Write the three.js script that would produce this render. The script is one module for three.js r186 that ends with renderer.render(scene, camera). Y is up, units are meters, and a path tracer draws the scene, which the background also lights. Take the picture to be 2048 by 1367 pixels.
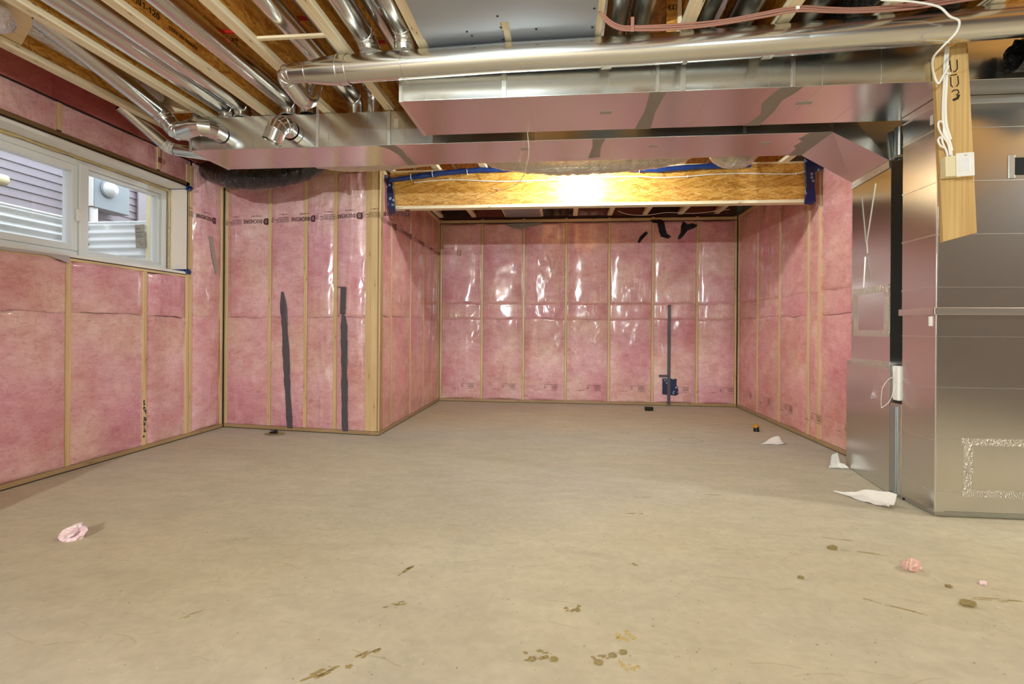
import * as THREE from 'three';
import { RoundedBoxGeometry } from 'three/addons/geometries/RoundedBoxGeometry.js';
import { mergeGeometries } from 'three/addons/utils/BufferGeometryUtils.js';

// ---------------------------------------------------------------- camera, daylight, exposure
// X to the right along the back wall, Y up, D (= -z) away from the camera.
const scene = new THREE.Scene();
const camera = new THREE.PerspectiveCamera(67.44, 2048 / 1367, 0.05, 200);
camera.position.set(0, 1.056, 0);
camera.rotation.order = 'YXZ';
camera.rotation.set(0, THREE.MathUtils.degToRad(5.64), THREE.MathUtils.degToRad(0.4));
camera.setViewOffset(2048, 1367, 0, 26, 2048, 1367);      // rising-front lens shift: verticals stay vertical
scene.background = new THREE.Color(0.80, 0.90, 1.0);       // overcast sky between the two houses
scene.backgroundIntensity = 2.7;
const renderer = new THREE.WebGLRenderer({ antialias: true });
renderer.toneMapping = THREE.LinearToneMapping;
renderer.toneMappingExposure = 1.55;
renderer.shadowMap.enabled = true;
// bare bulbs of the basement: [x, y, d, candela, label]
const WARM = new THREE.Color(0.88, 1.0, 1.0);
const BULBS = [
  [0.18, 2.552, 4.60, 4.8, 'bare bulb in a white lampholder behind the sagging flexible duct'],
  [-1.5, 2.22, -3.2, 38, 'bare bulb in a white lampholder at the far end of the basement'],
  [-0.35, 2.50, 0.75, 3.2, 'bare bulb in a white lampholder overhead, just above the picture'],
  [4.5, 2.46, 2.3, 9, 'bare bulb in a white lampholder beside the furnace'],
];

// ---------------------------------------------------------------- helpers
let seed = 20240611;
const ORD = ['first', 'second', 'third', 'fourth', 'fifth', 'sixth', 'seventh', 'eighth', 'ninth', 'tenth', 'eleventh', 'twelfth'];
let rimCount = 0, crumbCount = 0;
const rnd = () => { seed = (seed + 0x6d2b79f5) | 0; let t = Math.imul(seed ^ (seed >>> 15), 1 | seed); t = (t + Math.imul(t ^ (t >>> 7), 61 | t)) ^ t; return ((t ^ (t >>> 14)) >>> 0) / 4294967296; };
const rr = (a, b) => a + (b - a) * rnd();
const V = (x, y, d) => new THREE.Vector3(x, y, -d);
const clamp = THREE.MathUtils.clamp, lerp = THREE.MathUtils.lerp, sstep = THREE.MathUtils.smoothstep;
const used = new Map();
function numbered(n) { const k = used.get(n) ?? 0; used.set(n, k + 1); return k ? n + '_' + String(k).padStart(3, '0') : n; }
function prep(o) { o.castShadow = true; o.receiveShadow = true; return o; }
function tag(o, label, category, group, kind) { if (label) o.userData.label = label; if (category) o.userData.category = category; if (group) o.userData.group = group; if (kind) o.userData.kind = kind; return o; }
function thing(name, label, category, at = V(0, 0, 0), group) { const o = new THREE.Group(); o.name = numbered(name); o.position.copy(at); scene.add(o); return tag(o, label, category, group); }
function struct(name, label) { const o = new THREE.Group(); o.name = numbered(name); scene.add(o); o.userData.kind = 'structure'; if (label) o.userData.label = label; return o; }
function part(name, geo, mat, parent, label) { const m = prep(new THREE.Mesh(Array.isArray(geo) ? mergeGeometries(geo.map(plain)) : geo, mat)); m.name = name; parent.add(m); if (label) m.userData.label = label; return m; }
function solo(name, geo, mat, label, category, group) { const m = part(numbered(name), geo, mat, scene); return tag(m, label, category, group); }
function plain(g) { const h = g.index ? g.toNonIndexed() : g.clone(); for (const k of Object.keys(h.attributes)) if (!['position', 'normal', 'uv'].includes(k)) h.deleteAttribute(k); if (!h.attributes.uv) h.setAttribute('uv', new THREE.BufferAttribute(new Float32Array(h.attributes.position.count * 2), 2)); return h; }
// uv in metres by the dominant direction of each face; the grain runs along axis L
function uvBox(g0, L = 1, ou = 0, ov = 0) {
  const g = plain(g0), p = g.attributes.position, uv = new Float32Array(p.count * 2), a = new THREE.Vector3(), b = new THREE.Vector3(), c = new THREE.Vector3();
  for (let i = 0; i < p.count; i += 3) {
    a.fromBufferAttribute(p, i); b.fromBufferAttribute(p, i + 1).sub(a); c.fromBufferAttribute(p, i + 2).sub(a); b.cross(c);
    const n = [Math.abs(b.x), Math.abs(b.y), Math.abs(b.z)], k = n.indexOf(Math.max(...n));
    let v = L, u = [0, 1, 2].find((x) => x !== k && x !== L);
    if (k === L) { [u, v] = [0, 1, 2].filter((x) => x !== k); }
    for (let j = 0; j < 3; j++) { uv[(i + j) * 2] = p.getComponent(i + j, u) + ou; uv[(i + j) * 2 + 1] = p.getComponent(i + j, v) + ov; }
  }
  g.setAttribute('uv', new THREE.BufferAttribute(uv, 2));
  return g;
}
// box between two corners (x0..x1, y0..y1, d0..d1), edges rounded by r
function box(x0, x1, y0, y1, d0, d1, r = 0, L = 1) {
  const w = x1 - x0, h = y1 - y0, t = d1 - d0;
  const g = r ? new RoundedBoxGeometry(w, h, t, 2, Math.min(r, w / 2.1, h / 2.1, t / 2.1)) : new THREE.BoxGeometry(w, h, t);
  g.translate((x0 + x1) / 2, (y0 + y1) / 2, -(d0 + d1) / 2);
  return uvBox(g, L, rr(0, 3), rr(0, 3));
}
// local box in wall coordinates (u along, y up, w out of the wall)
function lbox(u0, u1, y0, y1, w0, w1, r = 0, L = 1) { return box(u0, u1, y0, y1, -w1, -w0, r, L); }
// flat polygon in the XY plane, extruded towards +z
function slabShape(pts, depth, bevel = 0) {
  const s = new THREE.Shape(pts.map((p) => new THREE.Vector2(p[0], p[1])));
  return new THREE.ExtrudeGeometry(s, { depth, bevelEnabled: bevel > 0, bevelSize: bevel, bevelThickness: bevel, bevelSegments: 1, curveSegments: 6 });
}
// solid over a polygon of 3-d points pushed by a vector
function prism(pts, push) {
  const n = pts.length, pos = [], tri = (a, b, c) => pos.push(...a.toArray(), ...b.toArray(), ...c.toArray());
  const far = pts.map((p) => p.clone().add(push)), nn = new THREE.Vector3();
  for (let i = 0; i < n; i++) nn.add(new THREE.Vector3().crossVectors(pts[i], pts[(i + 1) % n]));
  const flip = nn.dot(push) > 0;
  const T = flip ? (a, b, c) => tri(a, c, b) : tri;
  for (let i = 1; i < n - 1; i++) { T(pts[0], pts[i], pts[i + 1]); T(far[0], far[i + 1], far[i]); }
  for (let i = 0; i < n; i++) { const j = (i + 1) % n; T(pts[i], far[i], far[j]); T(pts[i], far[j], pts[j]); }
  const g = new THREE.BufferGeometry(); g.setAttribute('position', new THREE.Float32BufferAttribute(pos, 3)); g.computeVertexNormals();
  return uvBox(g);
}
// straight-sided tube along a polyline, mitred at the joints like sheet-metal elbows
function pipe(pts, r, n = 30) {
  const m = pts.length, R = (i) => (Array.isArray(r) ? r[i] : r), pos = [], nor = [], uv = [], idx = [];
  let e1 = null; let run = 0;
  const dirs = []; for (let i = 0; i < m - 1; i++) dirs.push(pts[i + 1].clone().sub(pts[i]).normalize());
  for (let i = 0; i < m - 1; i++) {
    const d = dirs[i];
    if (!e1) { e1 = Math.abs(d.y) < 0.9 ? new THREE.Vector3(0, 1, 0) : new THREE.Vector3(1, 0, 0); } else e1.applyQuaternion(new THREE.Quaternion().setFromUnitVectors(dirs[i - 1], d));
    e1.addScaledVector(d, -e1.dot(d)).normalize();
    const e2 = new THREE.Vector3().crossVectors(d, e1), len = pts[i].distanceTo(pts[i + 1]);
    const plane = (k) => (k === 0 || k === m - 1 ? d : dirs[k - 1].clone().add(dirs[k]).normalize());
    const base = pos.length / 3;
    for (const k of [i, i + 1]) {
      const nb = plane(k), rad = R(k);
      for (let j = 0; j <= n; j++) {
        const th = (j / n) * Math.PI * 2, o = e1.clone().multiplyScalar(Math.cos(th)).addScaledVector(e2, Math.sin(th));
        const off = o.clone().multiplyScalar(rad), t = -off.dot(nb) / d.dot(nb), q = pts[k].clone().add(off).addScaledVector(d, t);
        pos.push(q.x, q.y, q.z); nor.push(o.x, o.y, o.z); uv.push(th * rad, run + (k === i ? 0 : len) + t);
      }
    }
    for (let j = 0; j < n; j++) { const a = base + j, b = a + n + 1; idx.push(a, a + 1, b, b, a + 1, b + 1); }
    run += len;
  }
  const g = new THREE.BufferGeometry();
  g.setAttribute('position', new THREE.Float32BufferAttribute(pos, 3)); g.setAttribute('normal', new THREE.Float32BufferAttribute(nor, 3)); g.setAttribute('uv', new THREE.Float32BufferAttribute(uv, 2)); g.setIndex(idx);
  return g;
}
// polyline with its inner corners cut into gores
function gored(list, R, n = 3) {
  const out = [list[0].clone()];
  for (let i = 1; i < list.length - 1; i++) {
    const a = list[i - 1].clone().sub(list[i]).normalize(), b = list[i + 1].clone().sub(list[i]).normalize(), ang = Math.acos(clamp(a.dot(b), -1, 1)), half = ang / 2;
    const cut = Math.min(R / Math.tan(half), list[i].distanceTo(list[i - 1]) * 0.49, list[i].distanceTo(list[i + 1]) * 0.49), rad = cut * Math.tan(half);
    const c = list[i].clone().addScaledVector(a.clone().add(b).normalize(), rad / Math.sin(half));
    const s = list[i].clone().addScaledVector(a, cut).sub(c), e = list[i].clone().addScaledVector(b, cut).sub(c), tot = Math.acos(clamp(s.dot(e) / s.length() / e.length(), -1, 1)), axis = new THREE.Vector3().crossVectors(s, e).normalize();
    for (let k = 0; k <= n; k++) out.push(c.clone().add(s.clone().applyAxisAngle(axis, (tot * k) / n)));
  }
  out.push(list[list.length - 1].clone());
  return out;
}
function ring(p, dir, r, t = 0.004) { const g = new THREE.TorusGeometry(r, t, 6, 30); g.applyQuaternion(new THREE.Quaternion().setFromUnitVectors(new THREE.Vector3(0, 0, 1), dir.clone().normalize())); g.translate(p.x, p.y, p.z); return g; }
function cable(pts, r, seg = 60, flat) { const c = new THREE.CatmullRomCurve3(pts, false, 'centripetal'); return new THREE.TubeGeometry(c, seg, r, 8, false); }
// crinkled flexible duct along a curve
function flexTube(pts, rf, seg, wr, ribs = 0, n = 26, flat = 1) {
  const c = new THREE.CatmullRomCurve3(pts, false, 'centripetal'), fr = c.computeFrenetFrames(seg, false), pos = [], uv = [], idx = [], L = c.getLength();
  for (let i = 0; i <= seg; i++) {
    const t = i / seg, p = c.getPointAt(t), N = new THREE.Vector3(0, 1, 0), T = fr.tangents[i]; N.addScaledVector(T, -N.dot(T)).normalize(); const B = new THREE.Vector3().crossVectors(T, N);
    for (let j = 0; j <= n; j++) {
      const th = (j / n) * 2 * Math.PI, jj = j % n;
      const w = hash2(i * 0.9 + Math.floor(seg * 7.3), jj * 1.7) - 0.5, w2 = vnoise(i * 0.55 + jj * 0.5, jj * 0.35 + seg) - 0.5, w3 = vnoise(i * 0.12, jj * 0.6 + 40) - 0.5;
      const r = rf(t) * (1 + wr * (w * 0.5 + w2 * 1.2 + w3 * 0.8) + ribs * Math.sin((t * L) / 0.0125));
      const q = p.clone().addScaledVector(N, Math.cos(th) * r * flat).addScaledVector(B, Math.sin(th) * r);
      pos.push(q.x, q.y, q.z); uv.push(th * 0.1, t * L);
    }
  }
  for (let i = 0; i < seg; i++) for (let j = 0; j < n; j++) { const a = i * (n + 1) + j, b = a + n + 1; idx.push(a, a + 1, b, b, a + 1, b + 1); }
  const g = new THREE.BufferGeometry(); g.setAttribute('position', new THREE.Float32BufferAttribute(pos, 3)); g.setAttribute('uv', new THREE.Float32BufferAttribute(uv, 2)); g.setIndex(idx); g.computeVertexNormals();
  return g;
}
function hash2(x, y) { const s = Math.sin(Math.floor(x) * 127.1 + Math.floor(y) * 311.7) * 43758.5453; return s - Math.floor(s); }
function vnoise(x, y) { const xi = Math.floor(x), yi = Math.floor(y), f = x - xi, g = y - yi, s = f * f * (3 - 2 * f), t = g * g * (3 - 2 * g); return lerp(lerp(hash2(xi, yi), hash2(xi + 1, yi), s), lerp(hash2(xi, yi + 1), hash2(xi + 1, yi + 1), s), t); }
function fbm(x, y, o = 4) { let a = 0.5, s = 0, n = 0; for (let i = 0; i < o; i++) { s += a * vnoise(x + i * 17.3, y - i * 9.1); n += a; x *= 2.03; y *= 2.03; a *= 0.5; } return s / n; }
// crumpled lump (fluff, mud)
function lump(rx, ry, rz, rough, det = 3, sd = 1) {
  const g = new THREE.IcosahedronGeometry(1, det), p = g.attributes.position, v = new THREE.Vector3();
  for (let i = 0; i < p.count; i++) { v.fromBufferAttribute(p, i); const k = 1 + rough * (fbm(v.x * 2.3 + sd * 7 + v.z * 1.7, v.y * 2.3 + v.z * 2.1 + sd, 4) - 0.5) * 2; p.setXYZ(i, v.x * rx * k, Math.max(-0.85, v.y * k) * ry, v.z * rz * k); }
  g.computeVertexNormals(); return g;
}

// ---------------------------------------------------------------- textures
function canvas(w, h) { const c = document.createElement('canvas'); c.width = w; c.height = h; return c; }
function tex(c, size, srgb = true) { const t = new THREE.CanvasTexture(c); t.wrapS = t.wrapT = THREE.RepeatWrapping; if (srgb) t.colorSpace = THREE.SRGBColorSpace; if (size) t.repeat.set(1 / size[0], 1 / size[1]); t.magFilter = THREE.LinearFilter; return t; }
// periodic value noise, values 0..1
function grid(n, cx, cy, oct = 4, gain = 0.5) {
  const out = new Float32Array(n * n); let amp = 1, tot = 0;
  for (let o = 0; o < oct; o++) {
    const gx = Math.min(cx << o, n), gy = Math.min(cy << o, n), r = new Float32Array(gx * gy); for (let i = 0; i < r.length; i++) r[i] = rnd();
    for (let y = 0; y < n; y++) {
      const fy = (y * gy) / n, y0 = Math.floor(fy), ty = fy - y0, sy = ty * ty * (3 - 2 * ty), r0 = (y0 % gy) * gx, r1 = ((y0 + 1) % gy) * gx;
      for (let x = 0; x < n; x++) { const fx = (x * gx) / n, x0 = Math.floor(fx), tx = fx - x0, sx = tx * tx * (3 - 2 * tx), a = x0 % gx, b = (x0 + 1) % gx; out[y * n + x] += amp * lerp(lerp(r[r0 + a], r[r0 + b], sx), lerp(r[r1 + a], r[r1 + b], sx), sy); }
    }
    tot += amp; amp *= gain;
  }
  for (let i = 0; i < out.length; i++) out[i] /= tot;
  return out;
}
function paint(n, f) { const c = canvas(n, n), x = c.getContext('2d'), im = x.createImageData(n, n); for (let i = 0; i < n * n; i++) { const k = f(i); im.data[i * 4] = k[0]; im.data[i * 4 + 1] = k[1]; im.data[i * 4 + 2] = k[2]; im.data[i * 4 + 3] = k[3] ?? 255; } x.putImageData(im, 0, 0); return c; }
function wrapStroke(x, n, draw) { for (const ox of [-n, 0, n]) for (const oy of [-n, 0, n]) { x.save(); x.translate(ox, oy); draw(); x.restore(); } }

// pink glass wool: cloudy tone with matted fibres
function woolTexture() {
  const n = 1024, a = grid(n, 4, 4, 5), b = grid(n, 14, 26, 6, 0.62), d = grid(n, 3, 3, 3);
  const c = paint(n, (i) => { const t = (a[i] - 0.5) * 1.5, u = (b[i] - 0.5) * 2.1, y = (d[i] - 0.5) * 1.2; return [224 + t * 24 + u * 14, 170 + t * 42 + u * 28 + y * 22, 172 + t * 40 + u * 26 - y * 12]; });
  const x = c.getContext('2d');
  for (let k = 0; k < 9000; k++) {
    const px = rr(0, n), py = rr(0, n), l = rr(6, 34), an = rr(-0.5, 0.5) + (rnd() < 0.3 ? rr(-1.6, 1.6) : 0), bend = rr(-12, 12), light = rnd() < 0.52;
    x.strokeStyle = light ? `rgba(250,216,206,${rr(0.04, 0.16)})` : `rgba(146,66,66,${rr(0.03, 0.15)})`; x.lineWidth = rr(1.2, 5.5); x.lineCap = 'round';
    const draw = () => { x.beginPath(); x.moveTo(px, py); x.quadraticCurveTo(px + Math.cos(an) * l * 0.5 - bend * Math.sin(an), py + Math.sin(an) * l * 0.5 + bend, px + Math.cos(an) * l, py + Math.sin(an) * l); x.stroke(); };
    if (px > n - 50 || py > n - 50 || px < 50 || py < 50) wrapStroke(x, n, draw); else draw();
  }
  return c;
}
// creases of taut polyethylene film over the wool, as relief
function filmRelief() {
  const n = 1024, a = grid(n, 14, 5, 5), c = paint(n, (i) => { const v = 110 + (a[i] - 0.5) * 90; return [v, v, v]; }), x = c.getContext('2d');
  for (let k = 0; k < 420; k++) {
    const px = rr(0, n), py = rr(0, n), l = rr(30, 190), an = (rnd() < 0.65 ? Math.PI / 2 + rr(-0.35, 0.35) : rr(-1.2, 1.2)), w = rr(1, 5), bend = rr(-25, 25);
    const draw = () => { for (let q = 3; q > 0; q--) { x.strokeStyle = `rgba(${k % 3 ? 255 : 0},${k % 3 ? 255 : 0},${k % 3 ? 255 : 0},${0.12})`; x.lineWidth = w * q; x.beginPath(); x.moveTo(px, py); x.quadraticCurveTo(px + Math.cos(an) * l * 0.5 + bend, py + Math.sin(an) * l * 0.5, px + Math.cos(an) * l, py + Math.sin(an) * l); x.stroke(); } };
    wrapStroke(x, n, draw);
  }
  return c;
}
function osbTexture(dark) {
  const n = 1024, c = canvas(n, n), x = c.getContext('2d'); x.fillStyle = '#b98a48'; x.fillRect(0, 0, n, n);
  const pal = ['#dda550', '#d29844', '#e4b466', '#c68a38', '#d9a255', '#b67a2e', '#e0ac5a', '#cf9540', '#a66b24'];
  for (let k = 0; k < 3000; k++) {
    const px = rr(0, n), py = rr(0, n), l = rr(55, 165), w = rr(8, 24), an = rr(-0.42, 0.42) + (rnd() < 0.14 ? rr(-1.2, 1.2) : 0), col = pal[Math.floor(rnd() * pal.length)], al = rr(0.55, 0.95), dk = rnd() < 0.15;
    const draw = () => { x.save(); x.translate(px, py); x.rotate(an); x.globalAlpha = al; x.fillStyle = col; x.beginPath(); x.moveTo(-l / 2, -w / 2 + 3); x.lineTo(l / 2 - 4, -w / 2); x.lineTo(l / 2, w / 2 - 3); x.lineTo(-l / 2 + 5, w / 2); x.closePath(); x.fill(); x.globalAlpha = 0.28; x.strokeStyle = '#6b451a'; x.lineWidth = 1; x.stroke(); if (dk) { x.globalAlpha = 0.55; x.fillStyle = '#5b3814'; x.fillRect(-l / 3, w / 2 - 3, rr(15, 45), 3.2); } x.globalAlpha = 0.12; x.strokeStyle = '#7a5222'; for (let q = -w / 2 + 3; q < w / 2; q += 4) { x.beginPath(); x.moveTo(-l / 2, q); x.lineTo(l / 2, q + 1); x.stroke(); } x.restore(); };
    if (px > n - 130 || py > n - 130 || px < 130 || py < 130) wrapStroke(x, n, draw); else draw();
  }
  return c;
}
function lumberTexture() {
  const n = 512, a = grid(n, 40, 2, 3), b = grid(n, 4, 2, 4), e = grid(n, 6, 8, 4);
  const c = paint(n, (i) => { const t = (a[i] - 0.5) * 60 + (b[i] - 0.5) * 34 + (e[i] - 0.5) * 16; return [224 + t * 0.5, 200 + t * 0.62, 160 + t * 0.7]; }), x = c.getContext('2d');
  for (let k = 0; k < 7; k++) { const px = rr(40, n - 40), py = rr(40, n - 40); for (let q = 5; q > 0; q--) { x.strokeStyle = `rgba(120,78,36,${0.10 + 0.05 * (5 - q)})`; x.lineWidth = 2; x.beginPath(); x.ellipse(px, py, q * 3, q * 7, 0, 0, 7); x.stroke(); } x.fillStyle = 'rgba(104,62,28,.75)'; x.beginPath(); x.ellipse(px, py, 4, 6, 0.3, 0, 7); x.fill(); }
  return c;
}
function concreteTexture() {
  const n = 2048, a = grid(n, 3, 3, 6, 0.55), b = grid(n, 24, 56, 5, 0.6), e = grid(n, 160, 160, 3), f = grid(n, 2, 3, 4);
  const c = paint(n, (i) => { const t = (a[i] - 0.5) * 26 + (b[i] - 0.5) * 20 + (e[i] - 0.5) * 15, y = (f[i] - 0.5) * 26; return [190 + t + y * 0.4, 183 + t * 0.98, 162 + t * 0.9 - y]; }), x = c.getContext('2d');
  for (let k = 0; k < 2600; k++) { x.fillStyle = rnd() < 0.72 ? `rgba(92,76,48,${rr(0.12, 0.6)})` : `rgba(238,232,214,${rr(0.2, 0.6)})`; x.beginPath(); x.ellipse(rr(0, n), rr(0, n), rr(0.6, 2.2), rr(0.6, 2.0), rr(0, 3), 0, 7); x.fill(); }
  for (let k = 0; k < 260; k++) { const px = rr(0, n), py = rr(0, n), l = rr(20, 90), an = rr(-0.5, 0.5); x.strokeStyle = `rgba(126,108,66,${rr(0.05, 0.22)})`; x.lineWidth = rr(1, 5); x.beginPath(); x.moveTo(px, py); x.quadraticCurveTo(px + Math.cos(an) * l / 2, py + Math.sin(an) * l / 2 + rr(-14, 14), px + Math.cos(an) * l, py + Math.sin(an) * l); x.stroke(); }
  return c;
}
function foilRelief() { const n = 512, a = grid(n, 20, 12, 4, 0.6); return paint(n, (i) => { const v = 255 * Math.abs(2 * a[i] - 1) * 1.5; return [v, v, v]; }); }
// print of the vapour barrier, read the right way up; it hangs upside down on these walls
function filmPrint(big) {
  const w = 1024, h = 224, c = canvas(w, h), x = c.getContext('2d'); x.fillStyle = '#000'; x.fillRect(0, 0, w, h); x.fillStyle = x.strokeStyle = '#fff';
  const cross = (px, py) => { x.lineWidth = 5; x.beginPath(); x.moveTo(px - 95, py); x.lineTo(px + 95, py); x.stroke(); x.beginPath(); x.moveTo(px, py - 14); x.lineTo(px, py + 14); x.stroke(); x.beginPath(); x.arc(px, py, 7, 0, 7); x.fill(); };
  if (big) {
    x.beginPath(); x.roundRect(18, 34, 112, 108, [8, 54, 54, 8]); x.fill(); x.fillStyle = '#000'; x.font = 'bold 84px sans-serif'; x.textBaseline = 'middle'; x.textAlign = 'center'; x.fillText('D', 74, 92); x.fillStyle = '#fff';
    x.textAlign = 'left'; x.font = 'bold 92px sans-serif'; x.fillText('DUCHESNE', 146, 92, 400);
    x.font = 'bold 20px sans-serif'; x.fillText('CAN/CGSB-51.34-M86   6 MIL', 590, 70); x.fillText('PARE-VAPEUR  VAPOUR BARRIER', 590, 98); x.fillText('0,15 MM  POLYETHYLENE', 590, 126);
    x.lineWidth = 4; x.beginPath(); x.moveTo(585, 50); x.lineTo(905, 50); x.stroke(); x.font = 'bold 22px sans-serif'; x.fillText('16" 24"', 300, 178); cross(250, 182); cross(720, 182);
    x.lineWidth = 5; x.beginPath(); x.arc(960, 88, 30, 0.8, 5.6); x.stroke(); x.beginPath(); x.arc(972, 84, 14, 0, 7); x.stroke(); x.font = 'bold 18px sans-serif'; x.fillText('ULC', 940, 140);
  } else {
    x.textBaseline = 'middle'; cross(200, 36); cross(640, 36); x.font = 'bold 34px sans-serif'; x.fillText('VAPOUR  •', 120, 82, 200); x.font = 'bold 22px sans-serif'; x.fillText('CAN/CGSB-51.34', 110, 116); x.fillText('0,15 MM  6 MIL', 120, 142); x.lineWidth = 5; x.beginPath(); x.moveTo(100, 168); x.lineTo(480, 168); x.stroke();
    x.beginPath(); x.arc(440, 106, 28, 0.8, 5.6); x.stroke(); x.beginPath(); x.arc(452, 102, 13, 0, 7); x.stroke(); x.font = 'bold 26px sans-serif'; x.fillText('· · · · · ·', 700, 200); x.fillText('·', 600, 120);
  }
  return c;
}
function textTile(lines, w, h, ink = '#1d140a') { const c = canvas(w, h), x = c.getContext('2d'); x.fillStyle = '#000'; x.fillRect(0, 0, w, h); x.fillStyle = '#fff'; x.textBaseline = 'middle'; for (const [t, px, py, s, f] of lines) { x.font = `${f ?? 'bold'} ${s}px ${f === 'mono' ? 'monospace' : 'sans-serif'}`; x.fillText(t, px, py); } return c; }
function wrapTexture() {
  const n = 256, a = grid(n, 4, 4, 4), c = paint(n, (i) => { const v = (a[i] - 0.5) * 30; return [13 + v * 0.3, 22 + v * 0.4, 74 + v * 0.8]; }), x = c.getContext('2d');
  for (let k = 0; k < 26; k++) { x.save(); x.translate(rr(10, n - 10), rr(10, n - 10)); x.rotate(rr(0, 6)); x.strokeStyle = x.fillStyle = 'rgba(214,224,240,.85)'; x.lineWidth = 3; x.beginPath(); x.roundRect(-8, -8, 16, 16, 5); x.stroke(); x.fillRect(-3, -3, 6, 6); x.restore(); }
  return c;
}

const T = {
  wool: tex(woolTexture(), [1.5, 1.5]), film: tex(filmRelief(), [1.3, 1.3], false), osb: tex(osbTexture(), [0.9, 0.9]), lumber: tex(lumberTexture(), [0.30, 1.2]),
  concrete: tex(concreteTexture(), [4, 4]), foil: tex(foilRelief(), [0.22, 0.3], false), wrap: tex(wrapTexture(), [0.30, 0.30]),
  printBig: tex(filmPrint(true), null, false), printSmall: tex(filmPrint(false), null, false),
};
T.osbv = T.osb.clone(); T.osbv.rotation = Math.PI / 2;
const std = (o) => new THREE.MeshStandardMaterial({ side: THREE.DoubleSide, ...o });
const phys = (o) => new THREE.MeshPhysicalMaterial({ side: THREE.DoubleSide, ...o });
const hex = (h) => new THREE.Color(h);
const M = {
  wool: phys({ map: T.wool, roughness: 0.42, clearcoat: 1, clearcoatRoughness: 0.13, bumpMap: T.film, bumpScale: 0.005 }),
  wool2: phys({ map: T.wool, color: hex('#fff2ea'), roughness: 0.42, clearcoat: 0.8, clearcoatRoughness: 0.16, bumpMap: T.film, bumpScale: 0.003 }),
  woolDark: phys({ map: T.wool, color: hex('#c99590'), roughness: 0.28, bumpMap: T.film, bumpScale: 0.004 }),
  rawWool: std({ map: T.wool, color: new THREE.Color(1.06, 1.4, 1.45), roughness: 1 }),
  stud: phys({ map: T.lumber, color: hex('#f8efe0'), roughness: 0.34, bumpMap: T.film, bumpScale: 0.002 }),
  lumber: std({ map: T.lumber, roughness: 0.75 }), lumberPale: std({ map: T.lumber, color: new THREE.Color(1.1, 1.2, 1.35), roughness: 0.7 }),
  plate: phys({ map: T.lumber, color: hex('#c4b6a6'), roughness: 0.4 }),
  osb: phys({ map: T.osb, roughness: 0.38, bumpMap: T.osb, bumpScale: 0.0004 }), osbv: std({ map: T.osbv, color: new THREE.Color(1.25, 1.18, 1.0), roughness: 0.55, bumpMap: T.osbv, bumpScale: 0.001 }),
  concrete: std({ map: T.concrete, roughness: 0.62, bumpMap: T.concrete, bumpScale: 0.0015 }), found: std({ color: hex('#8d8a84'), roughness: 0.9 }),
  galv: std({ color: new THREE.Color(0.70, 0.71, 0.70), metalness: 1, roughness: 0.22 }),
  galvPipe: std({ color: new THREE.Color(0.72, 0.72, 0.70), metalness: 1, roughness: 0.2 }),
  galvDark: std({ color: new THREE.Color(0.50, 0.52, 0.51), metalness: 1, roughness: 0.3 }),
  galvSeam: std({ color: new THREE.Color(0.78, 0.78, 0.75), metalness: 1, roughness: 0.3 }),
  foil: std({ color: new THREE.Color(0.86, 0.86, 0.86), metalness: 1, roughness: 0.22, bumpMap: T.foil, bumpScale: 0.006 }),
  foilTape: std({ color: new THREE.Color(0.70, 0.66, 0.58), metalness: 0.85, roughness: 0.3, bumpMap: T.foil, bumpScale: 0.006 }), strap: std({ color: hex('#b4b0a6'), metalness: 0.4, roughness: 0.45 }),
  sealant: std({ color: hex('#8b857c'), roughness: 0.5 }), black: phys({ color: hex('#15130f'), roughness: 0.3 }), blackFilm: phys({ color: hex('#161413'), roughness: 0.16, clearcoat: 0.6, clearcoatRoughness: 0.1, bumpMap: T.foil, bumpScale: 0.012 }),
  bead: std({ color: hex('#17130e'), roughness: 0.5 }), greyFlex: phys({ color: hex('#d8cfc0'), roughness: 0.34, metalness: 0.8, bumpMap: T.foil, bumpScale: 0.005 }),
  vinyl: phys({ color: hex('#e9ecec'), roughness: 0.35 }), white: phys({ color: hex('#eeece6'), roughness: 0.4 }), cream: std({ color: hex('#e9dcb4'), roughness: 0.6 }), glass: phys({ color: 0xffffff, transmission: 1, thickness: 0, roughness: 0, ior: 1.45 }),
  foam: std({ color: hex('#cbb786'), roughness: 0.95 }), greyTape: std({ color: hex('#a39c92'), roughness: 0.45 }), wrap: phys({ map: T.wrap, roughness: 0.35 }), blue: phys({ color: hex('#16336f'), roughness: 0.3 }), navy: phys({ map: T.wrap, color: hex('#5a5560'), roughness: 0.35 }),
  gap: phys({ color: hex('#57545b'), roughness: 0.35 }), copper: std({ color: hex('#a3705f'), roughness: 0.5 }), wire: phys({ color: hex('#efe9df'), roughness: 0.4 }), red: phys({ color: hex('#c8201a'), roughness: 0.35 }),
  paper: std({ color: hex('#efece6'), roughness: 0.8 }), mud: std({ color: hex('#8f7e52'), roughness: 1 }), grey: std({ color: hex('#8f9394'), roughness: 0.5 }), darkHole: std({ color: hex('#0c0c0c'), roughness: 0.9 }),
  plaster: std({ color: hex('#6e5f56'), roughness: 0.85 }), siding: std({ color: hex('#91888d'), roughness: 0.55 }), well: phys({ color: hex('#e6e8e6'), roughness: 0.45 }), yellow: phys({ color: hex('#dd9a17'), roughness: 0.4 }),
  panning: std({ color: new THREE.Color(0.42, 0.43, 0.46), metalness: 0.75, roughness: 0.5 }), soil: std({ color: hex('#6d6354'), roughness: 1 }),
};
const printMat = (t, ink) => std({ color: hex(ink), alphaMap: t, transparent: true, roughness: 0.6, side: THREE.FrontSide });
M.printBig = printMat(T.printBig, '#4a1f22'); M.printSmall = printMat(T.printSmall, '#5a2028');
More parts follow.
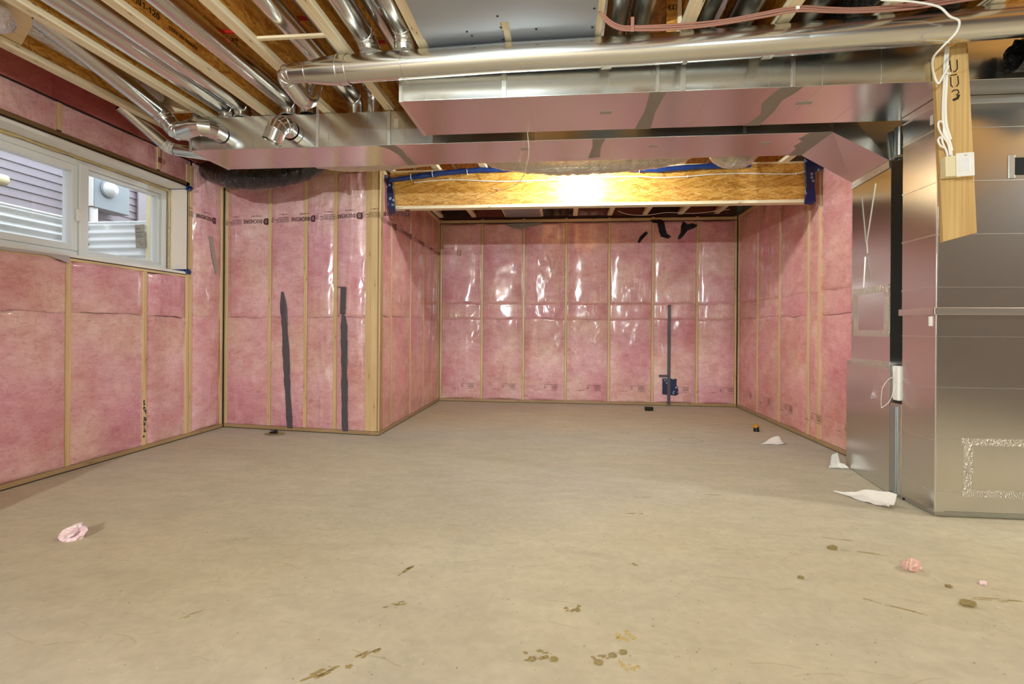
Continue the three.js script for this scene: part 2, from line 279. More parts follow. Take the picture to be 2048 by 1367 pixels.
const inkTile = (lines, w, h, ink = '#20160a') => printMat(tex(textTile(lines, w, h), null, false), ink);

// ---------------------------------------------------------------- floor, ceiling
{
  const fl = solo('floor', box(-3.75, 5.7, -0.15, 0, -5.3, 7.6, 0, 2), M.concrete); fl.userData.kind = 'structure'; fl.userData.label = 'trowelled bare concrete basement floor';
  // dirt smears: thin crusts with a ragged outline
  const smear = (x, d, l, w, turn, mat, n = 18) => { const pts = []; for (let i = 0; i < n; i++) { const t = (i / n) * 2 * Math.PI, k = 0.55 + 0.75 * rnd(); pts.push([Math.cos(t) * l * k, Math.sin(t) * w * k]); } const g = slabShape(pts, 0.0012); g.rotateX(-Math.PI / 2); g.rotateY(turn); g.translate(x, 0.0004, -d); return uvBox(g, 2); };
  const mudA = std({ color: hex('#ad9d76'), roughness: 1 }), mudB = std({ color: hex('#9b885a'), roughness: 1 }), mudC = std({ color: hex('#c4ae72'), roughness: 1 });
  const many = (name, list, mat) => list.forEach(([x, d, l, w, t]) => { const geos = []; for (let k = 0; k < 7; k++) { const a = rr(-1, 1) * l, b = rr(-1, 1) * w; geos.push(smear(x + Math.cos(t) * a + Math.sin(t) * b, d + Math.sin(t) * a - Math.cos(t) * b, l * rr(0.15, 0.4), w * rr(0.15, 0.45), t, mat)); } part(name, geos, mat, fl); });
  many('dirt_smear', [[-0.61, 1.62, 0.05, 0.018, 0.9], [-0.7, 1.52, 0.07, 0.02, 0.8], [-0.08, 1.66, 0.035, 0.02, 0.3], [0.05, 1.95, 0.03, 0.02, 0.6], [0.13, 1.67, 0.03, 0.012, 0.2], [-0.68, 2.15, 0.06, 0.015, 1.2], [-0.63, 1.9, 0.04, 0.012, 0.6], [0.32, 2.35, 0.02, 0.01, 0]], mudB);
  many('dirt_smear', [[1.44, 2.6, 0.09, 0.008, -0.2], [1.4, 2.75, 0.06, 0.007, -0.2], [0.85, 1.57, 0.05, 0.03, 0.8], [1.28, 2.1, 0.09, 0.007, -0.5], [1.7, 2.2, 0.09, 0.012, 0], [0.95, 3.4, 0.06, 0.008, 0.1], [0.42, 3.0, 0.05, 0.008, 0.1], [0.5, 3.3, 0.05, 0.006, 0], [-1.35, 1.75, 0.05, 0.01, 0.9], [-1.6, 2.4, 0.06, 0.008, 0.5], [-2.3, 1.6, 0.05, 0.01, 0.7]], mudA);
  many('dirt_smear', [[0.215, 1.80, 0.035, 0.035, 0], [0.225, 1.64, 0.03, 0.03, 0.4]], mudC);
  const rg = new THREE.TorusGeometry(0.15, 0.004, 4, 40); rg.rotateX(Math.PI / 2); rg.scale(1, 0.3, 0.85); rg.translate(1.19, 0.0008, -5.06); part('patch_outline', rg, mudA, fl, 'oval cracked patch outline');
}
{
  const c = solo('ceiling', box(-3.75, 5.7, 2.953, 3.0, -5.3, 7.6, 0, 2), M.osbv), ip = new THREE.PlaneGeometry(0.2, 0.1); ip.rotateX(Math.PI / 2); ip.rotateY(0.15); ip.translate(-2.19, 2.9515, -3.20); part('ink_print', ip, inkTile([['FS027', 8, 34, 56], ['FS047', 8, 84, 46]], 220, 112), c); c.userData.kind = 'structure'; c.userData.label = 'underside of the strand board subfloor above the joists';
}

// ---------------------------------------------------------------- walls: studs, glass wool under clear film, plates
function wallFrame(name, label, P0, P1) {
  const g = struct(name, label), a = V(P0[0], 0, P0[1]), b = V(P1[0], 0, P1[1]), d = b.clone().sub(a);
  g.position.copy(a); g.rotation.y = Math.atan2(-d.z, d.x); g.userData.len = d.length();
  return g;
}
let battSeed = 1;
function batt(parent, u0, u1, y0, y1, o = {}) {
  const { bulge = 0.03, wr = 1, mat = M.wool, name = 'insulation_batt' } = o, w = u1 - u0, h = y1 - y0, nu = Math.max(10, Math.round(w / 0.013)), nv = Math.max(8, Math.round(h / 0.016)), s0 = battSeed++ * 13.7;
  const g = new THREE.PlaneGeometry(w, h, nu, nv), p = g.attributes.position, uv = g.attributes.uv;
  const puff = rr(0.6, 1.25), lean = rr(-0.25, 0.25);
  for (let i = 0; i < p.count; i++) {
    const x = p.getX(i), y = p.getY(i), s = x / w + 0.5, t = y / h + 0.5;
    const eu = Math.max(0, 1 - Math.pow(Math.abs(2 * s - 1), 3.2)), ev = clamp(Math.min(t, 1 - t) * h / 0.016, 0, 1), e = clamp(Math.min(s, 1 - s) * w / 0.012, 0, 1);
    let z = -0.012 + bulge * puff * eu * (1 + lean * (2 * s - 1));
    z += (fbm(x * 3 + s0, y * 2.2 + s0, 3) - 0.5) * 0.03 * eu;                                     // slack of the film
    const side = Math.min(1, Math.abs(2 * s - 1)), q = y * 9 + (s < 0.5 ? 1 : -1) * x * 10 + s0;                    // tension folds running off the staples
    z += wr * 0.0045 * Math.pow(side, 1.6) * (1 - side) * 4 * (Math.abs(2 * vnoise(q, s0) - 1) - 0.5) * sstep(fbm(y * 1.1 + s0, s0, 2), 0.42, 0.62);
    z += wr * 0.0035 * (Math.pow(1 - Math.abs(2 * fbm(x * 13 + s0, y * 1.6 + s0 * 2, 2) - 1), 8)) * sstep(vnoise(y * 1.7 + s0, s0 + x * 3), 0.45, 0.7);
    if (e < 1) z = lerp(-0.008, z, e); if (ev < 1) { const inner = t < 0.5 ? y0 > 0.1 && y0 < 2.3 : y1 < 2.3; z = lerp(inner ? z - 0.006 : Math.min(z, -0.002), z, Math.sqrt(ev)); }
    const gu = x + (u0 + u1) / 2, wave = (ye) => 0.035 * (fbm(gu * 5 + ye * 31, ye * 7 + 3, 3) - 0.5);
    const dy = (y0 > 0.1 && y0 < 2.3 ? wave(y0) * Math.pow(1 - t, 10) : 0) + (y1 < 2.3 ? wave(y1) * Math.pow(clamp(t, 0, 1), 10) : 0);
    p.setXYZ(i, gu, y + (y0 + y1) / 2 + dy, z);
    uv.setXY(i, x + s0 * 0.37, y + s0 * 0.61);
  }
  g.computeVertexNormals();
  (parent.userData.batts ??= []).push({ u0, u1, y0, y1, nu, nv, z: Float32Array.from({ length: p.count }, (_, i) => p.getZ(i)) });
  const back = lbox(u0, u1, y0, y1, -0.085, -0.04);
  return part(name, [g, back], mat, parent);
}
const stud = (g, u, y0, y1, w = 0.038, mat = M.stud, z = 0.001) => part('stud', lbox(u - w / 2, u + w / 2, y0, y1, -0.089, z, 0.003), mat, g);
function fillBays(g, us, ys, o) { for (let i = 0; i + 1 < us.length; i++) for (let j = 0; j + 1 < ys.length; j++) { const jit = ys.length > 2 && j > 0 ? rr(-0.02, 0.02) : 0; batt(g, us[i] + 0.02, us[i + 1] - 0.02, ys[j], ys[j + 1], o); } }
// height of the film over a point of a wall
function filmAt(g, u, y) {
  let h = 0.004;
  for (const b of g.userData.batts ?? []) if (u > b.u0 && u < b.u1 && y > b.y0 && y < b.y1) { const i = Math.round(((u - b.u0) / (b.u1 - b.u0)) * b.nu), j = Math.round(((b.y1 - y) / (b.y1 - b.y0)) * b.nv); h = Math.max(h, b.z[j * (b.nu + 1) + i]); }
  return h;
}
function drape(g, geo, off = 0.004) { const p = geo.attributes.position; for (let i = 0; i < p.count; i++) p.setZ(i, p.getZ(i) + filmAt(g, p.getX(i), p.getY(i)) + off); geo.computeVertexNormals(); return geo; }
function filmPrintOn(g, mat, u, y, w, h, cut = 0) { const q = new THREE.PlaneGeometry(w * (1 - cut), h, 60, 12), v = q.attributes.uv; for (let i = 0; i < v.count; i++) v.setX(i, v.getX(i) * (1 - cut)); q.rotateZ(Math.PI); q.translate(u + (w * cut) / 2, y, 0); return part('film_print', drape(g, q, 0.003), mat, g); }
const H = 2.642;
// left wall, faces +x; u = d - 0.4
const wallL = wallFrame('wall_left', 'long insulated stud wall on the left below and around the window', [-3.56, 0.4], [-3.56, 5.09]);
{
  const g = wallL, U = (d) => d - 0.4, wy0 = 1.565, wy1 = 2.415, w0 = 2.62, w1 = 4.53;
  part('foundation', [lbox(0, U(w0), 0, H, -0.34, -0.09), lbox(U(w1), U(5.09) + 0.3, 0, H, -0.34, -0.09), lbox(U(w0), U(w1), 0, wy0 - 0.03, -0.34, -0.09), lbox(U(w0), U(w1), wy1 + 0.03, H + 0.32, -0.34, -0.09), lbox(0, U(w0), H, H + 0.32, -0.34, -0.09), lbox(U(w1), U(5.09) + 0.3, H, H + 0.32, -0.34, -0.09)], M.found, g);
  const low = [0.45, 1.06, 1.67, 2.13, 2.72, 3.375, 4.058, 4.55];
  for (const d of low) stud(g, U(d), 0.04, d > 2.55 && d < 4.54 ? wy0 - 0.04 : H - 0.04);
  stud(g, U(4.595), 0.04, H - 0.04); stud(g, U(5.045), 0.04, H - 0.04); stud(g, U(2.58), 0.04, H - 0.04);
  part('bottom_plate', lbox(0, U(5.07), 0.004, 0.04, -0.089, 0.004, 0.002, 0), M.plate, g); part('top_plate', lbox(0, U(5.07), H - 0.04, H, -0.089, -0.03, 0.002, 0), M.stud, g);
  part('sealant_bead', [lbox(0, U(5.08), H - 0.004, H + 0.006, -0.02, 0.007, 0.004, 0), lbox(0, U(5.08), -0.001, 0.007, -0.02, 0.006, 0.003, 0), lbox(U(5.068), U(5.082), 0, H, -0.03, 0.006, 0.003)], M.bead, g);
  const under = [[0.45, 1.06], [1.06, 1.67], [1.67, 2.13], [2.13, 2.58]];
  for (const [a, b] of under) { batt(g, U(a) + 0.02, U(b) - 0.02, 0.042, 1.16); batt(g, U(a) + 0.02, U(b) - 0.02, 1.16, H - 0.042); }
  for (const [a, b] of [[2.72, 3.375], [3.375, 4.058], [4.058, 4.55]]) { batt(g, U(a) + 0.02, U(b) - 0.02, 0.042, 1.15, { wr: 0.7 }); batt(g, U(a) + 0.02, U(b) - 0.02, 1.15, wy0 - 0.042); }
  batt(g, U(4.595) + 0.02, U(5.045) - 0.02, 0.042, 1.15); batt(g, U(4.595) + 0.02, U(5.045) - 0.02, 1.15, H - 0.004, { wr: 1.3 });
  // above the window: header cripples
  for (const d of [3.30, 4.20]) stud(g, U(d), wy1 + 0.03, H - 0.003, 0.034, M.stud, -0.001);
  for (const [a, b] of [[2.6, 3.30], [3.30, 4.20], [4.20, 4.60]]) batt(g, U(a) + 0.018, U(b) - 0.018, wy1 + 0.02, H - 0.004, { bulge: 0.008, wr: 0.6 });
  part('window_header', lbox(U(w0) - 0.04, U(w1) + 0.04, wy1 - 0.03, wy1 + 0.018, -0.089, 0.001, 0.003, 0), std({ map: T.lumber, color: hex('#8a7458'), roughness: 0.6 }), g); part('window_sill_plate', lbox(U(w0) - 0.04, U(w1) + 0.04, wy0 - 0.04, wy0 - 0.012, -0.089, 0.002, 0.003, 0), M.stud, g);
  // dark spotting on the second stud
  const mould = []; for (let i = 0; i < 26; i++) { const s = new THREE.CircleGeometry(rr(0.004, 0.013), 7); s.translate(U(4.058) + rr(-0.012, 0.012), rr(0.10, 0.42), 0.0016 + i * 1e-5); mould.push(s); } part('mould_spot', mould, std({ color: hex('#4d4638'), roughness: 0.9 }), g);
  // window lining: head, right jamb, sill boards wrapped with film; foam bead round the frame
  part('lining_head', lbox(U(w0), U(w1), wy1 - 0.055, wy1 - 0.03, -0.30, 0.004, 0.003, 0), M.white, g, 'white wrapped head of the window opening');
  part('lining_jamb', [lbox(U(w1) - 0.002, U(w1) + 0.018, wy0 - 0.01, wy1 - 0.03, -0.30, 0.004, 0.003)], phys({ color: hex('#e6d5c6'), roughness: 0.3, bumpMap: T.film, bumpScale: 0.004 }), g, 'film covered right side of the window opening');
  part('lining_jamb', [lbox(U(w0) - 0.018, U(w0) + 0.002, wy0 - 0.01, wy1 - 0.03, -0.30, 0.004, 0.003)], M.white, g);
  part('lining_sill', lbox(U(w0), U(w1), wy0 - 0.012, wy0 + 0.012, -0.30, 0.006, 0.003, 0), M.white, g);
  part('sealant_bead', [lbox(U(w1) + 0.004, U(w1) + 0.014, wy0, wy1 - 0.03, 0.0, 0.008, 0.003), lbox(U(w0), U(w1) + 0.01, wy1 - 0.026, wy1 - 0.016, 0, 0.007, 0.003, 0), lbox(U(w0), U(w1), wy0 - 0.018, wy0 - 0.011, 0, 0.008, 0.003, 0)], M.bead, g);
  // torn film lip under the sill
  const lip = slabShape([[U(2.7), wy0 - 0.012], [U(3.36), wy0 - 0.005], [U(3.36), wy0 - 0.06], [U(3.2), wy0 - 0.022], [U(2.95), wy0 - 0.03]], 0.002); lip.translate(0, 0, 0.02); part('film_lip', uvBox(lip), phys({ color: hex('#b8aeb2'), roughness: 0.3 }), g);
  for (const d of [4.66]) filmPrintOn(g, M.printBig, U(d), 2.15 - (d - 4.66) * 0.06, 0.52, 0.13, d < 4.7 ? 0.29 : 0);
  // grey sheathing-tape patch near the corner
  const tp = slabShape([[0, 0], [0.055, 0.01], [0.09, -0.16], [0.17, -0.33], [0.13, -0.37], [0.07, -0.27], [0.03, -0.15]], 0.003); tp.translate(U(4.80), 1.96, 0); part('tape_patch', uvBox(drape(g, tp, 0.005)), M.greyTape, g, 'grey tape patch near the corner');
  const vent = [lbox(U(4.17) - 0.0, U(4.17) + 0.04, 2.50, 2.545, 0.012, 0.016, 0.002)]; part('film_patch', vent, std({ color: hex('#7e4a40'), roughness: 0.5 }), g);
  // rim band above the plate
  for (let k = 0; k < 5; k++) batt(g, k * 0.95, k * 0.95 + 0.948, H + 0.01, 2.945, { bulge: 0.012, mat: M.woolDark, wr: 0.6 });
}
// wall jog facing the camera
const wallJ = wallFrame('wall_corner', 'short insulated wall facing the viewer beside the alcove', [-3.56, 5.09], [-1.79, 4.87]);
{
  const g = wallJ, L = g.userData.len, us = [0.02, 0.545, 0.965, 1.30, 1.665, L - 0.02].map((u) => u);
  part('foundation', lbox(0, L - 0.1, 0, 2.95, -0.2, -0.09), M.found, g);
  for (const u of us.slice(0, 4)) stud(g, u, 0.04, H, 0.038);
  stud(g, 1.672, 0.04, H, 0.075, M.stud, 0.004); stud(g, L - 0.02, 0.04, H, 0.03, M.plate, -0.002);
  part('bottom_plate', lbox(0, L, 0.004, 0.038, -0.089, 0.004, 0.002, 0), M.plate, g); part('top_plate', lbox(0, L, H - 0.04, H, -0.089, 0, 0.002, 0), M.stud, g);
  part('sealant_bead', [lbox(0, L, -0.001, 0.006, -0.02, 0.006, 0.003, 0)], M.bead, g);
  const b = [[0.02, 0.545], [0.545, 0.965], [0.965, 1.30], [1.30, 1.65]];
  b.forEach(([a, c], i) => { batt(g, a + 0.02, c - 0.02, 0.04, 1.16, { wr: i > 1 ? 2.6 : 1.2, bulge: 0.026 }); batt(g, a + 0.02, c - 0.02, 1.16, H - 0.04, { wr: 2.4, bulge: 0.035 }); });
  batt(g, 1.712, L - 0.036, 0.04, H - 0.04, { bulge: 0.006, wr: 0.3 });
  // gaps in the wool that show the dark wall behind
  const gap = (pts) => { return uvBox(drape(g, slabShape(pts, 0.002), 0.012)); };
  const ragged = (u0, u1, w0, w1, y0, y1, n = 26) => { const l = [], r = []; for (let i = 0; i <= n; i++) { const t = i / n, u = lerp(u0, u1, t), w = lerp(w0, w1, t) * (0.8 + 0.45 * vnoise(i * 0.9, u0 * 31)) * Math.min(1, 0.25 + (n - i) * 0.25); l.push([u - w / 2, lerp(y0, y1, t)]); r.unshift([u + w / 2, lerp(y0, y1, t)]); } return [...l, ...r]; };
  part('dark_gap', gap(ragged(0.805, 0.72, 0.06, 0.075, 0.03, 1.42)), M.gap, g, 'dark vertical gap in the pink wool');
  part('dark_gap', gap([...ragged(1.43, 1.41, 0.06, 0.075, 0.03, 1.20), ].concat([])), M.gap, g, 'dark ragged gap in the pink wool'); part('dark_gap', gap([[1.375, 1.19], [1.44, 1.19], [1.445, 1.46], [1.34, 1.465], [1.34, 1.455], [1.38, 1.455]]), M.gap, g);
  for (const u of [0.29, 0.84, 1.36, 1.86]) filmPrintOn(g, M.printBig, u - 0.02, 2.16 + u * 0.012, 0.54, 0.135);
}
// left side of the alcove
const wallA = wallFrame('wall_alcove_left', 'insulated left side wall of the alcove', [-1.79, 4.87], [-1.79, 7.34]);
{
  const g = wallA, L = g.userData.len, us = [0.015, 0.37, 1.065, 1.64, 2.08, L - 0.02];
  part('foundation', lbox(0.1, L + 0.2, 0, 2.95, -0.2, -0.09), M.found, g);
  us.forEach((u, i) => stud(g, u, 0.04, H, i ? 0.03 : 0.02, M.stud, i === 0 || i === 5 ? 0.001 : -0.004));
  part('bottom_plate', lbox(0, L, 0.004, 0.038, -0.089, 0.004, 0.002, 0), M.plate, g); part('top_plate', lbox(0, L, H - 0.04, H, -0.089, 0, 0.002, 0), M.stud, g);
  part('sealant_bead', [lbox(0, L, -0.001, 0.006, -0.02, 0.006, 0.003, 0), lbox(L - 0.012, L - 0.002, 0, H - 0.06, -0.02, 0.006, 0.003)], M.bead, g);
  fillBays(g, us, [0.04, 1.18, H - 0.04], { bulge: 0.008, wr: 0.35, mat: M.wool2 });
  for (const u of [0.22, 0.78, 1.34, 1.90, 2.35]) filmPrintOn(g, M.printBig, u, 2.15, 0.54, 0.135);
}
// back of the alcove
const wallB = wallFrame('wall_back', 'insulated back wall of the alcove with seven stud bays', [-1.79, 7.34], [2.40, 7.34]);
{
  const g = wallB, L = g.userData.len, us = [0.02]; for (let k = 1; k <= 6; k++) us.push(0.02 + k * 0.605); us.push(L - 0.02);
  part('foundation', lbox(-0.3, L + 0.3, 0, 2.95, -0.24, -0.09), M.found, g);
  us.forEach((u, i) => stud(g, u, 0.04, H, 0.034));
  part('bottom_plate', lbox(0, L, 0.004, 0.042, -0.089, 0.004, 0.002, 0), M.plate, g); part('top_plate', lbox(0, L, H - 0.06, H - 0.012, -0.089, 0.004, 0.002, 0), M.stud, g);
  part('sealant_bead', [lbox(0, L, -0.001, 0.006, -0.02, 0.006, 0.003, 0), lbox(0, L, H - 0.066, H - 0.056, -0.02, 0.008, 0.003, 0), lbox(L - 0.012, L - 0.001, 0, H, -0.02, 0.006, 0.003)], M.bead, g);
  fillBays(g, us, [0.044, 1.205, 1.425, H - 0.065], { bulge: 0.036, wr: 1.1 });
  for (let k = 0; k < 7; k++) filmPrintOn(g, M.printSmall, 0.30 + k * 0.605, 0.235, 0.56, 0.13);
  part('conduit', [lbox(3.245, 3.29, 0.02, 1.41, 0.022, 0.034, 0.004)], M.gap, g, 'dark grey strip standing behind the film'); part('conduit', lbox(3.13, 3.26, 0.40, 0.432, 0.022, 0.034, 0.004), M.gap, g);
  const sq = slabShape([[3.18, 0.385], [3.375, 0.378], [3.37, 0.30], [3.395, 0.245], [3.40, 0.17], [3.36, 0.145], [3.18, 0.16]], 0.004); part('tape_patch', uvBox(drape(g, sq)), M.wrap, g, 'navy printed tape square over an outlet');
  const dark = (pts) => { const s = slabShape(pts, 0.004); s.translate(1.79, 0, 0); part('tape_patch', uvBox(drape(g, s, 0.006)), M.navy, g, 'scrap of dark navy tape'); };
  dark([[1.04, 2.29], [1.07, 2.36], [1.15, 2.44], [1.185, 2.41], [1.12, 2.34], [1.06, 2.27]]);
  dark([[1.22, 2.60], [1.36, 2.60], [1.40, 2.57], [1.42, 2.47], [1.44, 2.40], [1.50, 2.36], [1.46, 2.33], [1.36, 2.36], [1.33, 2.44], [1.31, 2.55], [1.24, 2.56]]);
  dark([[1.66, 2.57], [1.72, 2.53], [1.79, 2.54], [1.86, 2.51], [1.80, 2.47], [1.72, 2.44], [1.66, 2.36], [1.62, 2.32], [1.585, 2.33], [1.63, 2.42], [1.63, 2.50]]);
  part('grey_smear', uvBox(slabShape([[0.93, 2.56], [1.5, 2.575], [1.42, 2.53], [1.3, 2.52], [1.2, 2.48], [1.05, 2.51]], 0.004).translate(0, 0, 0.04)), std({ color: hex('#938c88'), roughness: 0.6 }), g);
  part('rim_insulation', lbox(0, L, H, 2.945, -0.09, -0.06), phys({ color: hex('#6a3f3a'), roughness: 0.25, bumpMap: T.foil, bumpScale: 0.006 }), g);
}
// right side of the alcove
const wallR = wallFrame('wall_alcove_right', 'insulated right side wall of the alcove beside the furnace ducts', [2.40, 7.34], [2.40, 4.45]);
{
  const g = wallR, L = g.userData.len, us = [0.02, 0.71, 1.36, 2.04, 2.26, L - 0.02];
  part('foundation', lbox(-0.3, L, 0, 2.95, -0.14, -0.09), M.found, g);
  us.forEach((u, i) => stud(g, u, 0.04, H, i === 4 ? 0.04 : 0.034, M.stud, i < 3 ? -0.002 : 0.002));
  part('bottom_plate', lbox(0, L, 0.004, 0.042, -0.089, 0.004, 0.002, 0), M.plate, g); part('top_plate', lbox(0, L, H - 0.04, H, -0.089, 0, 0.002, 0), M.stud, g);
  part('sealant_bead', [lbox(0, L, -0.001, 0.006, -0.02, 0.006, 0.003, 0)], M.bead, g);
  fillBays(g, us, [0.044, 1.21, 1.43, H - 0.04], { bulge: 0.012, wr: 0.4, mat: M.wool2 });
  for (let k = 0; k < 5; k++) filmPrintOn(g, M.printSmall, 0.36 + k * 0.585, 0.235, 0.54, 0.13);
}
// walls out of the frame that close the basement
for (const [n, l, b] of [['wall_right', 'plain wall at the far right of the basement', [5.5, 5.6, 0, 2.95, -5.2, 6.1]], ['wall_rear', 'plain wall at the rear of the basement', [-3.66, 5.6, 0, 2.95, -5.2, -5.1]], ['wall_furnace_room', 'plain wall behind the furnace room', [2.54, 5.6, 0, 2.95, 6.0, 6.1]], ['wall_stub', 'short partition jutting from the left wall', [-3.56, -2.56, 0, 2.95, 0.36, 0.46]], ['wall_rear_left', 'plain left wall behind the viewer', [-3.66, -3.56, 0, 2.95, -5.2, 0.42]]]) { const w = solo(n, box(...b), M.plaster); w.userData.kind = 'structure'; w.userData.label = l; }

// ---------------------------------------------------------------- window, and what stands outside it
{
  const g = struct('window_1', 'white vinyl two-pane slider window high in the left wall'), X0 = -3.85, X1 = -3.74, yb = 1.578, yt = 2.345, d0 = 2.65, dm = 3.60, d1 = 4.505;
  const fr = (a, b, y0, y1, xo = 0, xi = 0, n = 'window_frame', mat = M.vinyl) => part(n, box(X0 + xi, X1 + xo, y0, y1, a, b, 0.006), mat, g);
  fr(d0, d1, yt - 0.05, yt); fr(d0, d1, yb, yb + 0.055); fr(d1 - 0.055, d1, yb + 0.05, yt - 0.045); fr(d0, d0 + 0.05, yb + 0.05, yt - 0.045);
  // left sash, a little proud, with its own stiles
  for (const b of [[d0 + 0.05, dm - 0.04, yt - 0.105, yt - 0.052], [d0 + 0.05, dm - 0.04, yb + 0.056, yb + 0.105], [dm - 0.042, dm + 0.006, yb + 0.056, yt - 0.052]]) fr(...b, 0.008, 0.05, 'sash');
  for (const b of [[dm + 0.03, d1 - 0.055, yt - 0.075, yt - 0.052], [dm + 0.03, d1 - 0.055, yb + 0.056, yb + 0.08], [d1 - 0.085, d1 - 0.055, yb + 0.08, yt - 0.075]]) fr(...b, -0.02, 0.02, 'sash');
  fr(dm + 0.008, dm + 0.085, yb + 0.02, yt - 0.03, 0.022, 0.05, 'meeting_stile');
  part('latch', [box(X1 + 0.01, X1 + 0.035, 1.86, 1.955, dm - 0.02, dm + 0.012, 0.008), box(X1 + 0.02, X1 + 0.045, 1.89, 1.93, dm - 0.012, dm + 0.004, 0.006)], M.white, g);
  part('pane', box(X0 + 0.07, X0 + 0.072, yb + 0.10, yt - 0.10, d0 + 0.06, dm - 0.03), M.glass, g); part('pane', box(X0 + 0.04, X0 + 0.042, yb + 0.07, yt - 0.07, dm + 0.05, d1 - 0.07), M.glass, g);
  fr(dm - 0.03, dm + 0.07, yb + 0.05, yt - 0.045, -0.03, 0.02, 'mullion');
  // expanding foam round the frame
  const foamBit = (pts, r) => flexTube(pts, () => r, 70, 0.7, 0, 8);
  part('foam_bead', foamBit([V(-3.725, yt + 0.008, d0), V(-3.725, yt + 0.006, 3.3), V(-3.725, yt + 0.01, 4.0), V(-3.725, yt, d1 + 0.005)], 0.013), M.foam, g); part('foam_bead', foamBit([V(-3.725, yt, d1 + 0.012), V(-3.725, 2.0, d1 + 0.014), V(-3.725, yb, d1 + 0.012)], 0.009), M.foam, g);
}
for (const [y, l, k] of [[2.372, 'blue tape wad at the upper right corner of the window opening', 3], [1.578, 'blue tape wad at the lower right corner of the window opening', 5]]) {
  const t = thing('corner_tape', l, 'tape', V(-3.56, y, 4.53)); const w = lump(0.028, 0.026, 0.03, 0.7, 3, k); w.translate(0.012, 0, -0.012); part('wad', w, M.blue, t);
  part('strip', [uvBox(new THREE.BoxGeometry(0.17, 0.016, 0.022).translate(-0.085, y > 2 ? -0.006 : 0.012, 0.012))], M.blue, t);
}
{
  const h = thing('neighbour_house', 'house next door clad in mauve grey lap siding, seen through the window', 'house', V(-5.5, 0, 0));
  for (let k = 0; k < 46; k++) { const y = 1.55 + k * 0.088, s = new THREE.Shape([[0, 0], [0.018, 0.002], [0.004, 0.09], [0, 0.09]].map((p) => new THREE.Vector2(...p))), e = new THREE.ExtrudeGeometry(s, { depth: 6.45, bevelEnabled: false }); e.translate(0, y, -6.45); part('siding_board', uvBox(e, 2), M.siding, h); }
  part('sheathing', box(-0.1, -0.001, 0, 5.8, -3, 6.5), M.siding, h); part('corner_trim', box(0, 0.035, 1.55, 5.7, 6.25, 6.5, 0.004), M.white, h); part('corner_trim', box(0.036, 0.06, 1.55, 5.7, 6.08, 6.2, 0.004), phys({ color: hex('#8d8388'), roughness: 0.5 }), h);
  const gr = solo('ground', box(-12, -3.9, 1.7, 1.80, -4, 9), M.soil); gr.visible = false; scene.remove(gr); used.delete('ground');
  const soil = solo('ground', [box(-12, -4.82, 1.0, 1.90, -4, 12), box(-4.82, -3.9, 1.0, 1.90, 4.78, 12)], M.soil); soil.userData.kind = 'structure'; soil.userData.label = 'soil round the window well';
  // corrugated window well
  const w = thing('window_well', 'white corrugated steel window well outside the basement window', 'window well', V(-4.75, 1.1, 4.7));
  const corr = (len, h) => { const gq = new THREE.PlaneGeometry(len, h, 2, 90), p = gq.attributes.position; for (let i = 0; i < p.count; i++) p.setZ(i, 0.014 * Math.sin(p.getY(i) / 0.075 * Math.PI * 2)); gq.computeVertexNormals(); return gq; };
  const a = corr(4.2, 0.99); a.rotateY(Math.PI / 2); a.translate(0, 0.495, 2.1); part('side_sheet', a, M.well, w); const b = corr(0.68, 0.99); b.translate(0.34, 0.495, 0); part('end_sheet', b, M.well, w);
  part('rim', [cableStraight([0, 0.99, 4.2], [0, 0.99, 0], 0.014), cableStraight([0, 0.99, 0], [0.68, 0.99, 0], 0.014)], M.well, w); part('post', box(0.66, 0.74, 0.3, 1.6, -0.04, 0.02, 0.004), M.cream, w);
  const gl = solo('well_gravel', box(-4.75, -3.9, 1.0, 1.12, 0.6, 4.7), M.soil, 'gravel bed at the bottom of the window well', 'gravel'); gl.userData.kind = 'structure'; delete gl.userData.category;
  const card = thing('notice_card', 'brown printed card leaning on the window well', 'card', V(-4.13, 1.86, 4.64)); const cb = new THREE.BoxGeometry(0.10, 0.23, 0.004); cb.rotateZ(0.07); cb.translate(0, 0.08, 0); part('sheet', uvBox(cb), std({ color: hex('#8d8272'), roughness: 0.8 }), card);
  const cp = new THREE.PlaneGeometry(0.085, 0.2); cp.rotateZ(0.07); cp.translate(0, 0.08, 0.0035); part('print', cp, inkTile([['NOTICE', 20, 40, 40], ['WINDOW WELL', 20, 100, 26], ['KEEP CLEAR OF', 20, 140, 22], ['SNOW AND DEBRIS', 20, 170, 22], ['Egress', 60, 250, 26], ['window', 120, 290, 22]], 256, 320, '#3a342c'), card);
  // electric meter on the neighbour's wall
  const e = thing('electric_meter', 'grey electric meter box with round glass meter on the siding', 'meter', V(-5.26, 2.42, 5.45));
  part('box', box(-0.2, 0.0, -0.02, 0.36, -0.17, 0.30, 0.008), std({ color: hex('#8d9699'), roughness: 0.5 }), e); part('cover', box(-0.19, -0.01, -0.01, 0.35, -0.178, -0.171, 0.003), M.white, e);
  const dome = new THREE.SphereGeometry(0.085, 24, 14, 0, Math.PI * 2, 0, Math.PI / 2); dome.rotateZ(-Math.PI / 2); dome.translate(0.02, 0.22, 0); part('meter_dome', dome, phys({ color: hex('#e8ece8'), roughness: 0.08, metalness: 0.2 }), e);
  const ringM = ring(new THREE.Vector3(0.01, 0.22, 0), new THREE.Vector3(1, 0, 0), 0.09, 0.012); part('meter_ring', ringM, M.grey, e); part('conduit', cableStraight([-0.06, -1.2, 0.12], [-0.06, 0, 0.12], 0.04), M.white, e);
